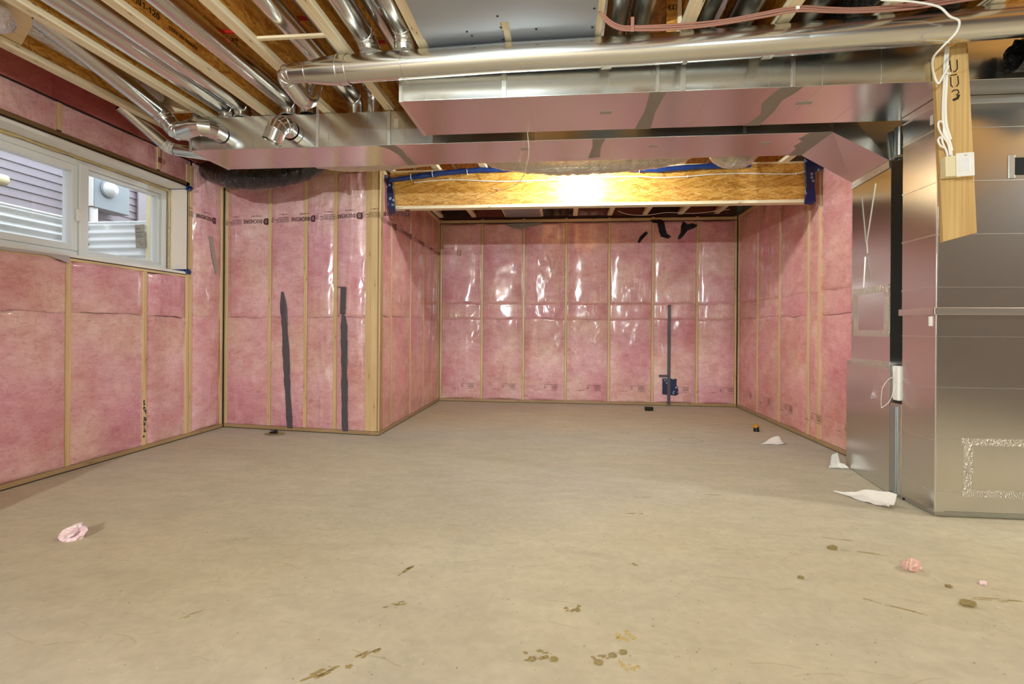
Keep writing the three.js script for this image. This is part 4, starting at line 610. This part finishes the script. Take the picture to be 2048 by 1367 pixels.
// pipes in the joist bays at the left, each with a boot into the trunk top
{
  const boot = (x, y, dEnd, r, lab, xe = x) => { const e = gored([V(x, y, 0.3), V(x, y, dEnd + 0.05), V(xe, 2.648, dEnd + 0.05)], 0.10, 4), t = thing('duct_run', lab, 'pipe', V(0, 0, 0), 'round runs between the joists'); part('tube', pipe(e, r, 32), M.galvPipe, t); for (const i of [1, 4, 5]) part('crimp_bead', ring(e[i], e[Math.min(i + 1, e.length - 1)].clone().sub(e[i - 1]), r + 0.001, 0.003), M.galvPipe, t); const fl = ring(V(xe, 2.655, dEnd + 0.05), new THREE.Vector3(0, 1, 0), r + 0.003, 0.005); part('flange', fl, M.foilTape, t); };
  boot(-2.582, 2.735, 3.66, 0.061, 'left one of the paired round pipes beside the third joist'); boot(-2.44, 2.74, 3.64, 0.059, 'right one of the paired round pipes beside the third joist'); boot(-2.065, 2.745, 3.64, 0.064, 'single round pipe between the third and fourth joist');
  boot(-1.575, 2.79, 3.70, 0.064, 'round pipe passing behind the reducer of the round main'); boot(-1.425, 2.86, 3.70, 0.056, 'short round boot right of the reducer on top of the trunk');
  const e = gored([V(-1.86, 2.85, 3.30), V(-1.905, 2.80, 3.66), V(-1.905, 2.648, 3.66)], 0.10, 3), t = thing('duct_run', 'stubby elbow boot left of the fourth joist on the trunk', 'pipe', V(0, 0, 0), 'round runs between the joists'); part('tube', pipe(e, 0.056, 32), M.galvPipe, t); for (const i of [1, 2, 3]) part('crimp_bead', ring(e[i], e[i + 1].clone().sub(e[i - 1]), 0.057, 0.003), M.galvPipe, t);
  pipeThing('duct_run', 'straight round pipe passing beyond the branch pipes', 'pipe', [V(-1.035, 2.84, 0.3), V(-1.045, 2.83, 4.2)], 0.056, { group: 'round runs between the joists' });
  // low run bending into the trunk face at far left
  const q = gored([V(-2.50, 2.70, 1.6), V(-2.955, 2.64, 3.55), V(-3.00, 2.535, 3.60), V(-2.60, 2.505, 3.50), V(-2.585, 2.50, 3.64)], 0.05, 3), s = thing('elbow_run', 'silver pipe with a snaking double elbow into the trunk face', 'pipe');
  const q2 = gored([V(-2.915, 2.785, 2.53), V(-2.955, 2.625, 3.50), V(-2.86, 2.495, 3.54), V(-2.585, 2.51, 3.45), V(-2.58, 2.508, 3.633)], 0.09, 3); part('tube', pipe(q2, 0.062, 34), M.galvPipe, s); for (const i of [1, 2, 3, 4, 5, 6, 7, 8, 9, 10, 11, 12]) if (q2[i + 1] && i !== 5 && i !== 9) part('crimp_bead', ring(q2[i], q2[i + 1].clone().sub(q2[i - 1]), 0.063, 0.0028), M.galvPipe, s);
  const w = gored([V(-3.33, 2.72, 3.55), V(-3.19, 2.50, 3.87), V(-2.84, 2.44, 3.87)], 0.09, 3), lw = thing('elbow_run', 'thin pipe with a taped elbow entering the end of the trunk', 'pipe'); part('tube', pipe(w, 0.046, 30), M.galvPipe, lw); part('tape_wrap', pipe(w.slice(1, 5), 0.049, 30), M.foilTape, lw);
  // open take-off on the trunk face
  const k = gored([V(-2.0, 2.50, 3.633), V(-2.0, 2.505, 3.44), V(-2.05, 2.365, 3.425)], 0.075, 3), to = thing('take_off', 'open ended elbow stub on the trunk face', 'pipe'); part('collar', pipe([V(-2.0, 2.50, 3.635), V(-2.0, 2.50, 3.58)], 0.072, 34), M.galvPipe, to); part('tube', pipe(k, 0.066, 34), M.galvPipe, to); for (const i of [1, 2, 3, 4]) part('crimp_bead', ring(k[i], k[i + 1].clone().sub(k[i - 1]), 0.067, 0.003), M.galvPipe, to);
  const cap = new THREE.CircleGeometry(0.063, 24), dd = k[5].clone().sub(k[4]).normalize(); cap.applyQuaternion(new THREE.Quaternion().setFromUnitVectors(new THREE.Vector3(0, 0, 1), dd)); cap.translate(...k[5].clone().addScaledVector(dd, -0.03).toArray()); part('inside', cap, M.darkHole, to); const cap2 = new THREE.CircleGeometry(0.054, 24); cap2.applyQuaternion(new THREE.Quaternion().setFromUnitVectors(new THREE.Vector3(0, 0, 1), dd)); cap2.translate(...k[5].clone().addScaledVector(dd, -0.012).add(new THREE.Vector3(0.008, 0, -0.012)).toArray()); part('damper', cap2, M.galvPipe, to);
  // foil jacketed run and foil collar
  const ft = thing('foil_run', 'crinkled foil wrapped run between the two leftmost joists', 'duct'); part('jacket', flexTube([V(-3.075, 2.82, 2.52), V(-3.07, 2.80, 3.0), V(-3.06, 2.79, 3.58)], () => 0.072, 90, 0.10), M.foil, ft);
  const fc = thing('foil_run', 'foil wrapped duct end under the flat board at upper left', 'duct'); part('jacket', flexTube([V(-2.90, 2.60, 1.2), V(-2.88, 2.60, 1.8), V(-2.865, 2.612, 2.34), V(-2.862, 2.615, 2.41)], (t) => 0.075 * Math.sqrt(clamp((1 - t) * 14, 0.02, 1)), 60, 0.14), M.foil, fc);
  const fw = thing('foil_wad', 'crumpled foil collar tucked above the double elbow', 'foil'); const lg = lump(0.05, 0.09, 0.07, 0.7, 4, 8); lg.translate(-2.84, 2.74, -3.76); part('wad', lg, M.foil, fw);
  solo('cross_strap', box(-1.76, -1.27, 2.675, 2.69, 2.72, 2.745, 0.001, 0), M.lumberPale, 'thin pale strap nailed across under two joists', 'strap');
}
// dark pipes in the bays at the right
for (const [x, r, y, l] of [[0.275, 0.06, 2.76, 'left one of the paired dark pipes right of the grey panel'], [0.405, 0.06, 2.76, 'right one of the paired dark pipes right of the grey panel'], [0.745, 0.058, 2.77, 'dark pipe just right of the lettered stiffener'], [0.95, 0.068, 2.765, 'wide dark pipe in the bay left of the white clip'], [1.285, 0.062, 2.76, 'dark pipe in the bay right of the white clip']]) pipeThing('dark_run', l, 'pipe', [V(x - 0.01, y, 0.3), V(x + 0.02, y, 4.2)], r, { mat: M.galvDark, group: 'dark pipes between the right hand joists' });
solo('pink_batt_scrap', flexTube([V(0.842, 2.84, 2.2), V(0.842, 2.82, 2.7), V(0.842, 2.80, 3.1)], () => 0.024, 30, 0.3), M.rawWool, 'strip of pink wool stuffed between the dark pipes', 'insulation');
for (const [pts, r, l] of [[[[1.42, 2.76, 1.9], [1.5, 2.74, 2.5], [1.47, 2.76, 3.2]], 0.075, 'black flexible duct squeezed between two joists at upper right'], [[[1.74, 2.77, 1.8], [1.80, 2.76, 2.5], [2.0, 2.78, 2.9]], 0.08, 'black flexible duct above the white cable at upper right'], [[[1.95, 2.72, 2.34], [2.12, 2.70, 2.42], [2.5, 2.73, 2.45]], 0.05, 'grey wrinkled flexible duct along the top right corner'], [[[2.28, 2.46, 2.845], [2.42, 2.46, 2.84], [2.6, 2.44, 2.83], [2.85, 2.36, 2.78]], 0.078, 'black wrapped flexible duct right of the hanging board']]) { const t = thing('black_flex_duct', l, 'duct'); part('jacket', flexTube(pts.map((p) => V(...p)), () => r, 60, 0.16, 0), l.startsWith('grey') ? M.greyFlex : M.blackFilm, t); }
// flexible ducts between trunk and beam
{
  const b = thing('black_flex_duct', 'black plastic wrapped flexible duct leaving the left wall under the trunk', 'duct'); part('jacket', flexTube([[-3.50, 2.60, 4.75], [-3.25, 2.50, 4.60], [-3.02, 2.43, 4.48], [-2.6, 2.435, 4.46], [-2.36, 2.50, 4.48], [-2.24, 2.60, 4.52]].map((p) => V(...p)), (t) => 0.097 - 0.015 * Math.abs(t - 0.5), 110, 0.13), M.blackFilm, b);
  const f1 = thing('grey_flex_duct', 'slack grey flexible duct beside the black one, left half of the beam', 'duct'); part('jacket', flexTube([[-2.16, 2.56, 4.32], [-1.87, 2.535, 4.35], [-1.3, 2.56, 4.36], [-1.0, 2.60, 4.36], [-0.90, 2.635, 4.36]].map((p) => V(...p)), (t) => 0.10 * (1 - 0.75 * sstep(t, 0.86, 1)), 90, 0.05), M.greyFlex, f1);
  const f2 = thing('grey_flex_duct', 'long sagging foil flexible duct under the middle of the trunk', 'duct'); part('jacket', flexTube([[-0.83, 2.62, 4.35], [-0.6, 2.55, 4.35], [-0.1, 2.475, 4.35], [0.4, 2.485, 4.35], [0.8, 2.52, 4.35], [1.12, 2.58, 4.35]].map((p) => V(...p)), (t) => 0.112 * (0.3 + 0.7 * sstep(t, 0, 0.15)) * (0.6 + 0.4 * sstep(1 - t, 0, 0.1)), 150, 0.06, 0.012), M.greyFlex, f2);
  const f3 = thing('grey_flex_duct', 'short bulging flexible duct near the right end of the beam', 'duct'); part('jacket', flexTube([[1.19, 2.57, 4.35], [1.27, 2.50, 4.35], [1.42, 2.475, 4.35], [1.52, 2.52, 4.35], [1.56, 2.6, 4.35]].map((p) => V(...p)), (t) => 0.095 * (0.45 + 0.55 * Math.sin(Math.PI * clamp(t, 0.1, 0.9))), 60, 0.08), M.greyFlex, f3);
}
solo('alcove_wire', cable([V(0.72, 2.63, 6.9), V(0.85, 2.585, 6.9), V(1.08, 2.57, 6.9), V(1.35, 2.60, 6.9), V(1.7, 2.585, 6.9), V(2.15, 2.63, 6.9)], 0.004, 60), M.wire, 'thin white wire drooping under the alcove joists behind the beam', 'wire');
// red tubing across the joists
for (const [x0, x1, d, l] of [[-2.25, -1.75, 3.05, 'short red tube crossing behind the third joist bay'], [-1.72, -1.3, 2.95, 'short red tube crossing behind the fourth joist bay'], [-1.28, -0.84, 3.25, 'short red tube behind the branch pipe collars'], [0.45, 0.60, 2.55, 'red tube end above the lettered stiffener'], [0.66, 1.1, 2.72, 'red tube crossing above the wide dark pipes']]) solo('red_tube', cable([V(x0, 2.932, d), V((x0 + x1) / 2, 2.928, d + 0.02), V(x1, 2.932, d + 0.03)], 0.012, 20), M.red, l, 'tube', 'red tubing above the pipes');

// ---------------------------------------------------------------- cables and the hanging board
{
  const base = [[0.165, 2.675, 2.60], [0.215, 2.625, 2.64], [0.283, 2.60, 2.665], [0.361, 2.60, 2.675], [0.517, 2.605, 2.69], [0.699, 2.615, 2.70], [0.821, 2.62, 2.69], [0.984, 2.632, 2.67], [1.135, 2.638, 2.645], [1.288, 2.63, 2.655], [1.42, 2.625, 2.66], [1.652, 2.63, 2.66], [1.9, 2.645, 2.64], [2.3, 2.66, 2.60]];
  ['upper one of the pinkish brown cables strung under the joists', 'middle one of the pinkish brown cables strung under the joists', 'lower one of the pinkish brown cables strung under the joists'].forEach((l, k) => solo('brown_cable', cable(base.map(([x, y, d], i) => V(x, y - (k - 1) * 0.013 + 0.0015 * Math.sin(i * 1.7 + k * 2.1), d - 0.004 * k)), 0.0055, 140), M.copper, l, 'cable', 'pinkish brown cables under the joists'));
  const cl = thing('cable_clip', 'copper coloured clip round the brown cables', 'clip'); part('band', box(0.335, 0.352, 2.575, 2.65, 2.655, 2.66, 0.001), M.copper, cl);
  const wc = thing('cable_clip', 'white clip holding the brown cables on a joist', 'clip'); part('clip', box(1.128, 1.145, 2.632, 2.648, 2.63, 2.65, 0.003), M.wire, wc);
  solo('white_cable', cable([[1.50, 2.635, 2.60], [1.66, 2.615, 2.60], [1.76, 2.585, 2.60], [1.805, 2.54, 2.60], [1.844, 2.517, 2.60], [1.831, 2.464, 2.60], [1.80, 2.42, 2.64], [1.80, 2.40, 2.70], [1.87, 2.36, 2.80], [1.91, 2.33, 2.83], [1.935, 2.37, 2.835], [1.962, 2.42, 2.835]].map((p) => V(...p)), 0.005, 120), M.wire, 'white cable looping over the round main at the right', 'cable');
  // 2x6 board hanging in front of the return trunk
  const g = thing('hanging_board', 'length of lumber hanging in front of the return trunk', 'board', V(2.035, 2.05, 2.90)); g.rotation.set(0, 0, 0);
  const s = new THREE.Shape([[-0.072, -0.515], [0.068, -0.482], [0.068, 0.53], [-0.072, 0.45]].map((p) => new THREE.Vector2(...p))), bd = new THREE.ExtrudeGeometry(s, { depth: 0.03, bevelEnabled: true, bevelSize: 0.004, bevelThickness: 0.004, bevelSegments: 2 }); bd.translate(0, 0, -0.012); bd.rotateZ(0.045); bd.rotateY(-0.18); part('board', uvBox(bd), std({ map: T.lumber, color: hex('#e6d4ac'), roughness: 0.7 }), g);
  const q = new THREE.PlaneGeometry(0.05, 0.26); q.translate(0.006, 0.30, 0.0232); q.rotateZ(0.045); q.rotateY(-0.18); const c = canvas(64, 332), x = c.getContext('2d'); x.fillStyle = '#000'; x.fillRect(0, 0, 64, 332); x.strokeStyle = '#fff'; x.lineWidth = 7; x.save(); x.translate(32, 0); const seg = (a) => { x.beginPath(); a.forEach(([px, py], i) => (i ? x.lineTo(px, py) : x.moveTo(px, py))); x.stroke(); }; seg([[-22, 8], [-20, 60], [-16, 84]]); seg([[18, 10], [18, 70], [6, 86], [-6, 88]]); seg([[-22, 110], [14, 108]]); seg([[-22, 120], [-22, 176], [-12, 190]]); seg([[18, 118], [20, 170], [8, 190]]); seg([[-20, 222], [-8, 210], [14, 212], [20, 232], [4, 246]]); x.lineWidth = 16; seg([[20, 244], [10, 268], [-16, 276]]); x.restore();
  part('ink_print', q, printMat(tex(c, null, false), '#2a1c0c'), g);
  // box and switch plate
  const w = thing('light_switch', 'white wall switch on a pale box on the hanging board', 'switch', V(2.02, 1.907, 2.838)); w.rotation.set(0, -0.12, 0.03);
  part('box', new RoundedBoxGeometry(0.085, 0.105, 0.05, 2, 0.004).translate(-0.025, 0, -0.012), M.cream, w); part('plate', new RoundedBoxGeometry(0.078, 0.12, 0.008, 2, 0.003).translate(0.012, 0, 0.022), M.white, w); part('rocker', new RoundedBoxGeometry(0.032, 0.062, 0.008, 2, 0.002).rotateX(0.08).translate(0.014, -0.002, 0.027), M.vinyl, w); const pr = new THREE.PlaneGeometry(0.02, 0.012).translate(0.014, 0.046, 0.0266); part('ink_print', pr, inkTile([['ON', 8, 32, 44]], 96, 64, '#8a8a8a'), w);
  const v = thing('switch_cable', 'pair of white cables stapled down the board to the switch', 'cable'); part('sheath', cable([[1.975, 2.54, 2.872], [1.966, 2.45, 2.868], [1.960, 2.35, 2.862], [1.952, 2.20, 2.858], [1.958, 2.12, 2.858], [1.985, 2.04, 2.858], [2.0, 1.995, 2.862]].map((p) => V(...p)), 0.006, 60), M.wire, v); part('sheath', cable([[1.985, 2.54, 2.872], [1.978, 2.45, 2.866], [1.970, 2.35, 2.86], [1.963, 2.20, 2.856], [1.97, 2.12, 2.856], [1.99, 2.05, 2.856]].map((p) => V(...p)), 0.006, 60), M.wire, v); part('loop', cable([[1.99, 1.97, 2.86], [1.975, 2.03, 2.855], [1.945, 2.07, 2.85], [1.925, 2.12, 2.85], [1.930, 2.145, 2.85], [1.948, 2.135, 2.85], [1.953, 2.08, 2.85], [1.985, 2.03, 2.855], [1.998, 1.96, 2.86]].map((p) => V(...p)), 0.0045, 80), M.wire, v); part('loop', cable([[1.978, 1.95, 2.86], [1.965, 2.0, 2.855], [1.935, 2.02, 2.85], [1.925, 2.05, 2.85], [1.938, 2.063, 2.85], [1.948, 2.03, 2.85], [1.968, 1.99, 2.855], [1.98, 1.95, 2.86]].map((p) => V(...p)), 0.0045, 70), M.wire, v); part('staple', new THREE.BoxGeometry(0.024, 0.006, 0.006).translate(1.972, 2.39, -2.852), M.wire, v);
}

// ---------------------------------------------------------------- litter on the floor
{
  const fl = (l, x, d, k, s) => { const t = solo('wool_tuft', lump(s, s * 0.75, s * 0.85, 0.75, 4, k), M.rawWool, l, 'insulation scrap'); t.position.set(x, s * 0.55, -d); return t; };
  fl('pale pink tuft of wool on the floor at lower left', -2.42, 2.32, 3, 0.05); fl('salmon pink tuft of wool on the floor at lower right', 1.55, 2.44, 9, 0.035).material = std({ map: T.wool, color: new THREE.Color(0.95, 1.05, 0.9), roughness: 1 });
  fl('tiny salmon crumb of wool right of the salmon tuft', 1.76, 2.33, 12, 0.012);
  const sheet = (l, x, d, w, h, turn, k, amp) => { const g = new THREE.PlaneGeometry(w, h, 26, 14), p = g.attributes.position; for (let i = 0; i < p.count; i++) { const a = p.getX(i), b = p.getY(i); const tp = 0.15 + 0.85 * sstep(a / w, -0.5, 0.15); p.setY(i, b * tp); p.setZ(i, 0.003 + amp * tp * (Math.pow(clamp(2 * b / h, 0, 1), 2) * 0.9 + 0.9 * Math.abs(fbm(a * 14 + k, b * 14, 2) - 0.4)) * (1 + 0.6 * a / w)); } g.computeVertexNormals(); g.rotateX(-Math.PI / 2); const m = solo('paper_scrap', g, M.paper, l, 'paper'); m.position.set(x, 0, -d); m.rotation.y = turn; };
  sheet('long curled white paper on the floor beside the grey cabinet', 1.88, 3.42, 0.34, 0.10, -0.95, 2, 0.05); sheet('small white paper scrap on the floor by the alcove right wall', 1.96, 5.0, 0.24, 0.10, 0.35, 5, 0.035); sheet('crumpled paper scrap at the foot of the grey cabinet', 2.12, 4.2, 0.14, 0.10, 0.4, 9, 0.07);
  const p = thing('black_puck', 'small black block on the floor before the alcove back wall', 'block', V(1.132, 0, 6.86)); part('body', new RoundedBoxGeometry(0.11, 0.05, 0.07, 3, 0.012).translate(0, 0.026, 0), M.black, p);
  const tp = thing('tape_roll', 'small yellow and black tape roll on the alcove floor', 'tape roll', V(2.03, 0, 5.6)); const tg = new THREE.CylinderGeometry(0.026, 0.03, 0.05, 20).translate(0, 0.025, 0); part('core', tg, M.black, tp); part('yellow_end', new THREE.CylinderGeometry(0.03, 0.027, 0.022, 20).rotateZ(0.25).translate(-0.006, 0.056, 0), M.yellow, tp);
  const dk = thing('debris_clump', 'dark clump of debris on the floor at the foot of the short wall', 'debris', V(-2.83, 0, 4.80)); part('clump', lump(0.04, 0.028, 0.03, 0.8, 3, 4).translate(0, 0.02, 0), M.black, dk); part('crumb', lump(0.09, 0.008, 0.05, 0.7, 3, 6).translate(0.01, 0.006, 0), M.mud, dk);
  const mudc = (l, x, d, s, k) => { const m = solo('mud_crumb', lump(s, s * 0.5, s * 0.7, 0.7, 2, k), M.mud, l, 'dirt', 'mud crumbs on the floor'); m.position.set(x, s * 0.3, -d); };
  mudc('oval mud crumb left of the salmon tuft', 1.312, 2.627, 0.02, 1); mudc('mud crumb at the lower right of the floor', 1.568, 2.145, 0.024, 2); mudc('small mud crumb below the paper', 1.02, 2.30, 0.012, 3); mudc('small mud crumb between tuft and lower right crumb', 1.60, 2.29, 0.012, 4);
  for (const [x, d, k] of [[0.205, 1.70, 6], [0.17, 1.68, 5], [0.12, 1.64, 7], [-0.02, 1.64, 8], [-0.09, 1.635, 9]]) mudc('dark mud crumb of the foreground row, ' + ORD[crumbCount++] + ' from the right', x, d, 0.012, k);
}

// ---------------------------------------------------------------- lamps
for (const [x, y, d, cd, label] of BULBS) {
  const t = thing('ceiling_lamp', label, 'lamp', V(x, y, d)); const glow = new THREE.MeshStandardMaterial({ color: 0xffffff, emissive: WARM, emissiveIntensity: 14 });
  const bulb = new THREE.LatheGeometry([[0, -0.032], [0.012, -0.030], [0.024, -0.020], [0.030, -0.004], [0.027, 0.012], [0.018, 0.026], [0.013, 0.036], [0.0, 0.037]].map((p) => new THREE.Vector2(...p)), 24); part('bulb', bulb, glow, t).castShadow = false;
  part('lampholder', new THREE.LatheGeometry([[0.0, 0.034], [0.02, 0.034], [0.024, 0.05], [0.05, 0.062], [0.052, 0.094], [0, 0.096]].map((p) => new THREE.Vector2(...p)), 24), M.white, t);
  if (y < 2.52) part('stem', cableStraight([0, 0.09, 0], [0, 2.65 - y, 0], 0.012), M.white, t);
  const l = new THREE.PointLight(WARM, cd); l.castShadow = true; l.shadow.radius = 1.4; t.add(l);
}
{
  const t = thing('work_lamp', 'work lamp on a stand behind the viewer', 'lamp', V(1.7, 0, -1.3)), glow = new THREE.MeshStandardMaterial({ color: 0xffffff, emissive: WARM, emissiveIntensity: 10 });
  part('pole', cableStraight([0, 0, 0], [0, 1.38, 0], 0.014), M.black, t); for (const a of [0, 2.1, 4.2]) part('leg', cableStraight([Math.cos(a) * 0.3, 0.01, Math.sin(a) * 0.3], [0, 0.45, 0], 0.01), M.black, t);
  part('globe', new THREE.SphereGeometry(0.07, 24, 16).translate(0, 1.46, 0), glow, t).castShadow = false; part('socket', new THREE.CylinderGeometry(0.03, 0.03, 0.04, 16).translate(0, 1.385, 0), M.white, t);
  const l = new THREE.PointLight(WARM, 3.5); l.position.set(0, 1.46, 0); l.castShadow = true; l.shadow.radius = 3.2; t.add(l);
}
renderer.render(scene, camera);
